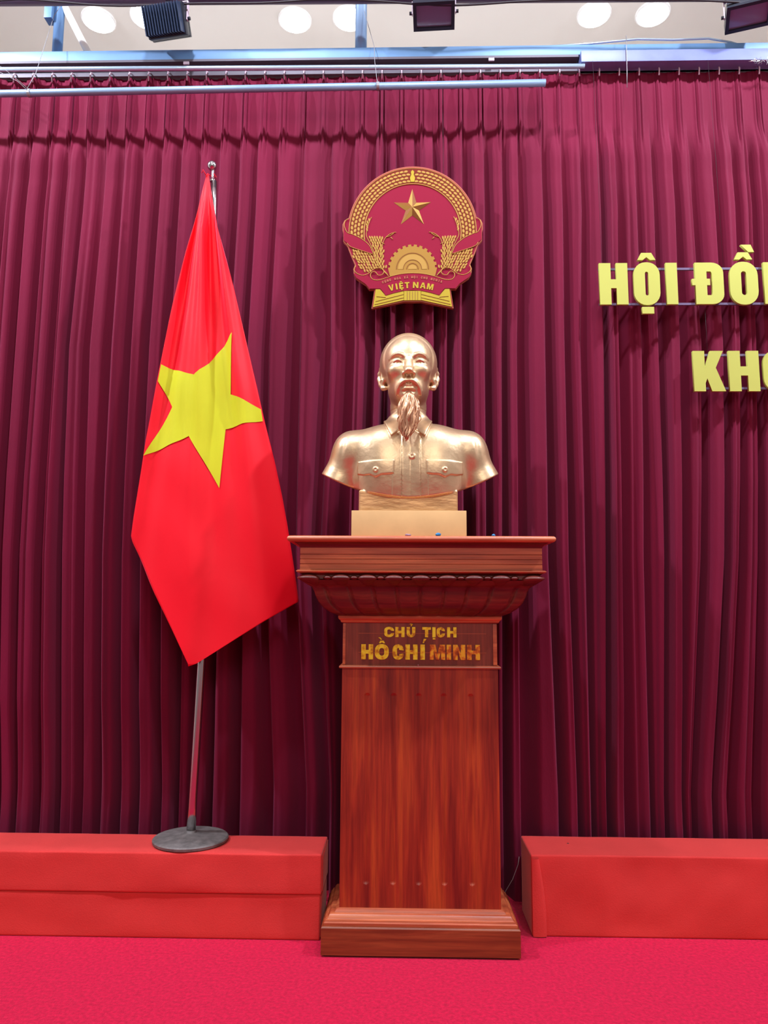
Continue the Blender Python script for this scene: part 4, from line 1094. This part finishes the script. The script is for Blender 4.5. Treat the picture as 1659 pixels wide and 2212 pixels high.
    P_ = [(0.084, -0.002, -0.004), (0.092, 0.002, 0.010), (0.100, 0.010, 0.011), (0.1060, 0.018, -0.004), (0.1055, 0.020, -0.024), (0.099, 0.014, -0.045), (0.091, 0.005, -0.061), (0.083, 0.000, -0.062)]
    for a, b in zip(P_[:-1], P_[1:]):
        q = C(a, b, 0.0052 if b[2] > -0.04 else 0.0085); rim = q if rim is None else smin(rim, q, 0.005)
    ear = smax(ear, -E((0.098, -0.004, -0.014), (0.009, 0.020, 0.020)), 0.004)
    ear = smin(ear, rim, 0.005)
    ear = smin(ear, C((0.096, 0.001, 0.002), (0.0965, -0.002, -0.032), 0.0034, 0.0042), 0.004)
    ear = smin(ear, C((0.086, -0.006, -0.030), (0.089, -0.004, -0.040), 0.0045, 0.004), 0.004)
    d = smin(d, ear, 0.006)
    d = smin(d, C(NECK[0], NECK[1], 0.064, 0.064), 0.022)
    G[xi0:xi1, :, zi:] = d
    # ---- body block
    ze = int(np.searchsorted(zs, 1.825))
    g = Grid(xs[:, None, None], ys[None, :, None], zs[:ze][None, None, :])
    xm = np.abs(g.X-0.030)
    b = Grid(xm, g.Y, g.Z)
    body = b.rbox((0, -0.205, 1.53), (0.172, 0.098, 0.190), 0.085)
    body = smin(body, b.ell((0.080, -0.235, 1.575), (0.120, 0.092, 0.160)), 0.03)
    body = smin(body, b.cap((0.035, -0.195, 1.688), (0.202, -0.200, 1.658), 0.060, 0.060), 0.035)
    body = smin(body, b.cap((0.05, -0.225, 1.660), (0.20, -0.225, 1.640), 0.062, 0.062), 0.04)
    body = smin(body, b.cap((0.202, -0.200, 1.652), (0.272, -0.205, 1.500), 0.058, 0.069), 0.035)
    body = smax(body, -b.cap((0.186, -0.312, 1.660), (0.198, -0.312, 1.500), 0.003, 0.012), 0.022)
    for (a_, b_, r_) in (((0.232, -0.280, 1.68), (0.250, -0.292, 1.55), 0.003), ((0.268, -0.276, 1.62), (0.290, -0.280, 1.52), 0.003)):
        body = smax(body, -b.cap(a_, b_, r_), 0.014)
    neckc = g.cap((HX, HY+NECK[0][1], HZ+NECK[0][2]), (HX, HY+NECK[1][1], HZ+NECK[1][2]), 0.064)
    body0 = body
    # placket and pocket flaps follow the chest surface
    front = (g.Y+0.22)
    body = smin(body, smax(smax(body0-0.0032, np.abs(g.X-0.0335)-0.0325, 0.003), front, 0.002), 0.001)
    fl = b.poly([(0.054, 1.596), (0.180, 1.594), (0.182, 1.552), (0.158, 1.546), (0.138, 1.547), (0.118, 1.537), (0.098, 1.546), (0.075, 1.547), (0.056, 1.550)])
    flap = smax(smax(body0-0.0065, fl, 0.003), front, 0.002)
    pk = b.poly([(0.060, 1.55), (0.178, 1.55), (0.176, 1.44), (0.062, 1.44)])
    body = smin(body, smax(smax(body0-0.0022, pk, 0.002), front, 0.002), 0.002)
    body = smin(body, flap, 0.001)
    for (bx, bz, br_) in ((0.148, 1.562, 0.0090), (-0.088, 1.562, 0.0090), (0.036, 1.612, 0.0110)):
        rr_ = np.sqrt((g.X-bx)**2+(g.Z-bz)**2)
        body = smin(body, smax(smax(body0-(0.0105 if bz < 1.6 else 0.0068), rr_-br_, 0.003), front, 0.001), 0.001)
        body = smax(body, -smax(rr_-0.0030, -(body0-(0.0080 if bz < 1.6 else 0.0045)), 0.001)-0.0+np.maximum(front, 0)*9, 0.001)
    # collar: stand and two pointed leaves
    body = smin(body, neckc, 0.010)
    shell = smin(body0, neckc, 0.028)
    c_ = Grid(np.abs(g.X-0.0225), g.Y, g.Z)
    stand = smax(neckc-0.008, np.abs(g.Z-1.752+0.35*(g.Y+0.22))-0.030, 0.004)
    body = smin(body, stand, 0.004)
    leaf = c_.poly([(0.034, 1.792), (0.072, 1.772), (0.086, 1.748), (0.058, 1.682), (0.022, 1.712), (0.018, 1.735), (0.026, 1.765)])
    leaf = smax(smax(shell-0.0115, leaf, 0.003), g.Y+0.215, 0.003)
    body = smin(body, leaf, 0.001)
    # lower cut of the bust, higher towards the arms
    cut = (1.470+0.90*xm*xm)-g.Z+0.10*np.maximum(g.Y+0.30, 0)
    body = smax(body, cut*0.9, 0.004)
    # rough block under the chest
    blk = g.rbox((0.0235, -0.205, 1.452), (0.169, 0.094, 0.045), 0.006)
    body = smin(body, blk, 0.003)
    G[:, :, :ze] = smin(G[:, :, :ze], body, 0.006)
    G[:, :, :1] = np.maximum(G[:, :, :1], 0.001)
    # ---- surface nets
    s = G < 0
    nx, ny, nz = G.shape
    c = np.zeros((nx-1, ny-1, nz-1), dtype=np.uint8)
    for dx in (0, 1):
        for dy in (0, 1):
            for dz in (0, 1): c += s[dx:nx-1+dx, dy:ny-1+dy, dz:nz-1+dz]
    act = (c > 0) & (c < 8)
    I, J, K = np.nonzero(act)
    idm = np.full(act.shape, -1, dtype=np.int32); idm[I, J, K] = np.arange(len(I))
    acc = np.zeros((len(I), 3)); cnt = np.zeros(len(I))
    cor = {}
    for dx in (0, 1):
        for dy in (0, 1):
            for dz in (0, 1): cor[(dx, dy, dz)] = G[I+dx, J+dy, K+dz]
    for a in cor:
        for ax in range(3):
            if a[ax] == 0:
                b2 = list(a); b2[ax] = 1; b2 = tuple(b2)
                va, vb = cor[a], cor[b2]; m = (va < 0) != (vb < 0)
                t = va[m]/(va[m]-vb[m]); p = np.tile(np.array(a, dtype=float), (m.sum(), 1)); p[:, ax] = t
                acc[m] += p; cnt[m] += 1
    pos = acc/cnt[:, None]
    V = np.stack([x0+(I+pos[:, 0])*h, y0+(J+pos[:, 1])*h, z0+(K+pos[:, 2])*h], axis=1)
    quads = []
    def q_axis(ax):
        if ax == 0: m = s[:-1, 1:-1, 1:-1] != s[1:, 1:-1, 1:-1]
        elif ax == 1: m = s[1:-1, :-1, 1:-1] != s[1:-1, 1:, 1:-1]
        else: m = s[1:-1, 1:-1, :-1] != s[1:-1, 1:-1, 1:]
        a, b3, c3 = np.nonzero(m)
        if ax == 0:
            i, j, k = a, b3+1, c3+1; sg = s[i, j, k]
            q = np.stack([idm[i, j-1, k-1], idm[i, j, k-1], idm[i, j, k], idm[i, j-1, k]], 1)
        elif ax == 1:
            i, j, k = a+1, b3, c3+1; sg = s[i, j, k]
            q = np.stack([idm[i-1, j, k-1], idm[i-1, j, k], idm[i, j, k], idm[i, j, k-1]], 1)
        else:
            i, j, k = a+1, b3+1, c3; sg = s[i, j, k]
            q = np.stack([idm[i-1, j-1, k], idm[i, j-1, k], idm[i, j, k], idm[i-1, j, k]], 1)
        q[~sg] = q[~sg][:, ::-1]
        quads.append(q)
    for ax in range(3): q_axis(ax)
    Q = np.concatenate(quads); Q = Q[(Q >= 0).all(1)]
    # one light smoothing pass of the vertices
    me = bpy.data.meshes.new('figure')
    me.vertices.add(len(V)); me.vertices.foreach_set('co', V.astype(f4).ravel())
    me.loops.add(len(Q)*4); me.loops.foreach_set('vertex_index', Q.astype(np.int32).ravel())
    me.polygons.add(len(Q)); me.polygons.foreach_set('loop_start', np.arange(0, len(Q)*4, 4, dtype=np.int32))
    me.update(calc_edges=True); me.validate()
    me.materials.append(M['bronze']); me.materials.append(M['bronze_rough'])
    mi = (V[Q[:, 0], 2] < 1.468+0.90*(V[Q[:, 0], 0]-0.03)**2).astype(np.int32)
    if len(me.polygons) == len(Q): me.polygons.foreach_set('material_index', mi)
    me.polygons.foreach_set('use_smooth', [True]*len(me.polygons))
    o = bpy.data.objects.new('figure', me); COL.objects.link(o); attach(o, root)
    sm = o.modifiers.new('soften', 'SMOOTH'); sm.factor = 0.5; sm.iterations = 2
    o['label'] = 'head, collar and chest cast in one piece'
    # beard of wavy locks
    rnd = random.Random(12)
    parts = []
    for i in range(130):
        u = -1+2*(i+0.5)/130+rnd.uniform(-.05, .05); layer = rnd.random()
        zt = 1.838-0.012*abs(u)-0.010*rnd.random(); ze_ = 1.655+0.050*abs(u)**2.2+rnd.uniform(0, 0.03)*(layer)
        cl = int((u+1)*5); amp = 0.0030+0.0022*sin(cl*2.7)+rnd.uniform(-0.0006, 0.0012); ph = cl*1.9+rnd.uniform(-.4, .4); fr = 11+2*sin(cl*4.1)+rnd.uniform(-.4, .4)
        n = 18; pts = []; rad = []
        for k in range(n+1):
            s_ = k/n; z = zt+(ze_-zt)*s_
            zz = (1.84-z)/0.185
            wdt = np.interp(zz, [0, 0.12, 0.28, 0.56, 0.80, 1.0], [0.014, 0.022, 0.032, 0.037, 0.025, 0.003])
            x = 0.0235+0.003*sin(zz*4.5)-0.003*zz+u*wdt+amp*sin(s_*fr+ph)*min(1, s_*3)
            yb = np.interp(zz, [0, 0.1, 0.3, 0.55, 1.0], [-0.322, -0.339, -0.344, -0.347, -0.340])
            y = yb+0.026*(u*u)*(1-0.3*zz)-0.007*layer+amp*0.6*cos(s_*fr+ph)
            pts.append((x, y, z)); rad.append(0.0042*min(1, 0.35+s_*4)*(1-s_**2.2)+0.0006)
        parts.append(tube_data(pts, rad, 6))
    V, Fc = merge(parts)
    link_mesh('beard', V, Fc, M['beard'], root, smooth=True, label='long pointed beard of wavy locks', kind='stuff')
build_bust()

# ---------------------------------------------------------------- small scraps and the loose wire
def scrap(name, loc, r, m, label):
    bm = bmesh.new(); bmesh.ops.create_icosphere(bm, subdivisions=2, radius=1)
    for v in bm.verts:
        k = 1+0.45*noise.noise(v.co*2.1+Vector(loc)*9); v.co = Vector((loc[0]+v.co.x*r[0]*k, loc[1]+v.co.y*r[1]*k, loc[2]+r[2]*0.9+v.co.z*r[2]*k))
    tag(bm_obj(name, bm, m, None, smooth=True), label, 'scrap')
scrap('paper_scrap', (0.120, -0.400, TOPZ), (0.009, 0.007, 0.006), M['scrap_blue'], 'larger crumpled blue scrap on the pedestal top, in front of the plinth')
scrap('paper_scrap', (0.300, -0.395, TOPZ), (0.006, 0.006, 0.0045), M['scrap_blue'], 'small blue scrap on the pedestal top, right of the plinth')
scrap('paper_scrap', (0.022, -0.398, TOPZ), (0.010, 0.006, 0.004), M['scrap_grey'], 'greyish scrap on the pedestal top, in front of the plinth centre')
tag(tube('loose_wire', [(0.350, 0.005, 0.005), (0.370, 0.0, 0.09), (0.40, -0.005, 0.14), (0.42, -0.005, 0.19), (0.425, 0.0, 0.215)], 0.0012, M['wire'], None, 5), 'thin loose wire sticking up in the gap right of the pedestal', 'wire')
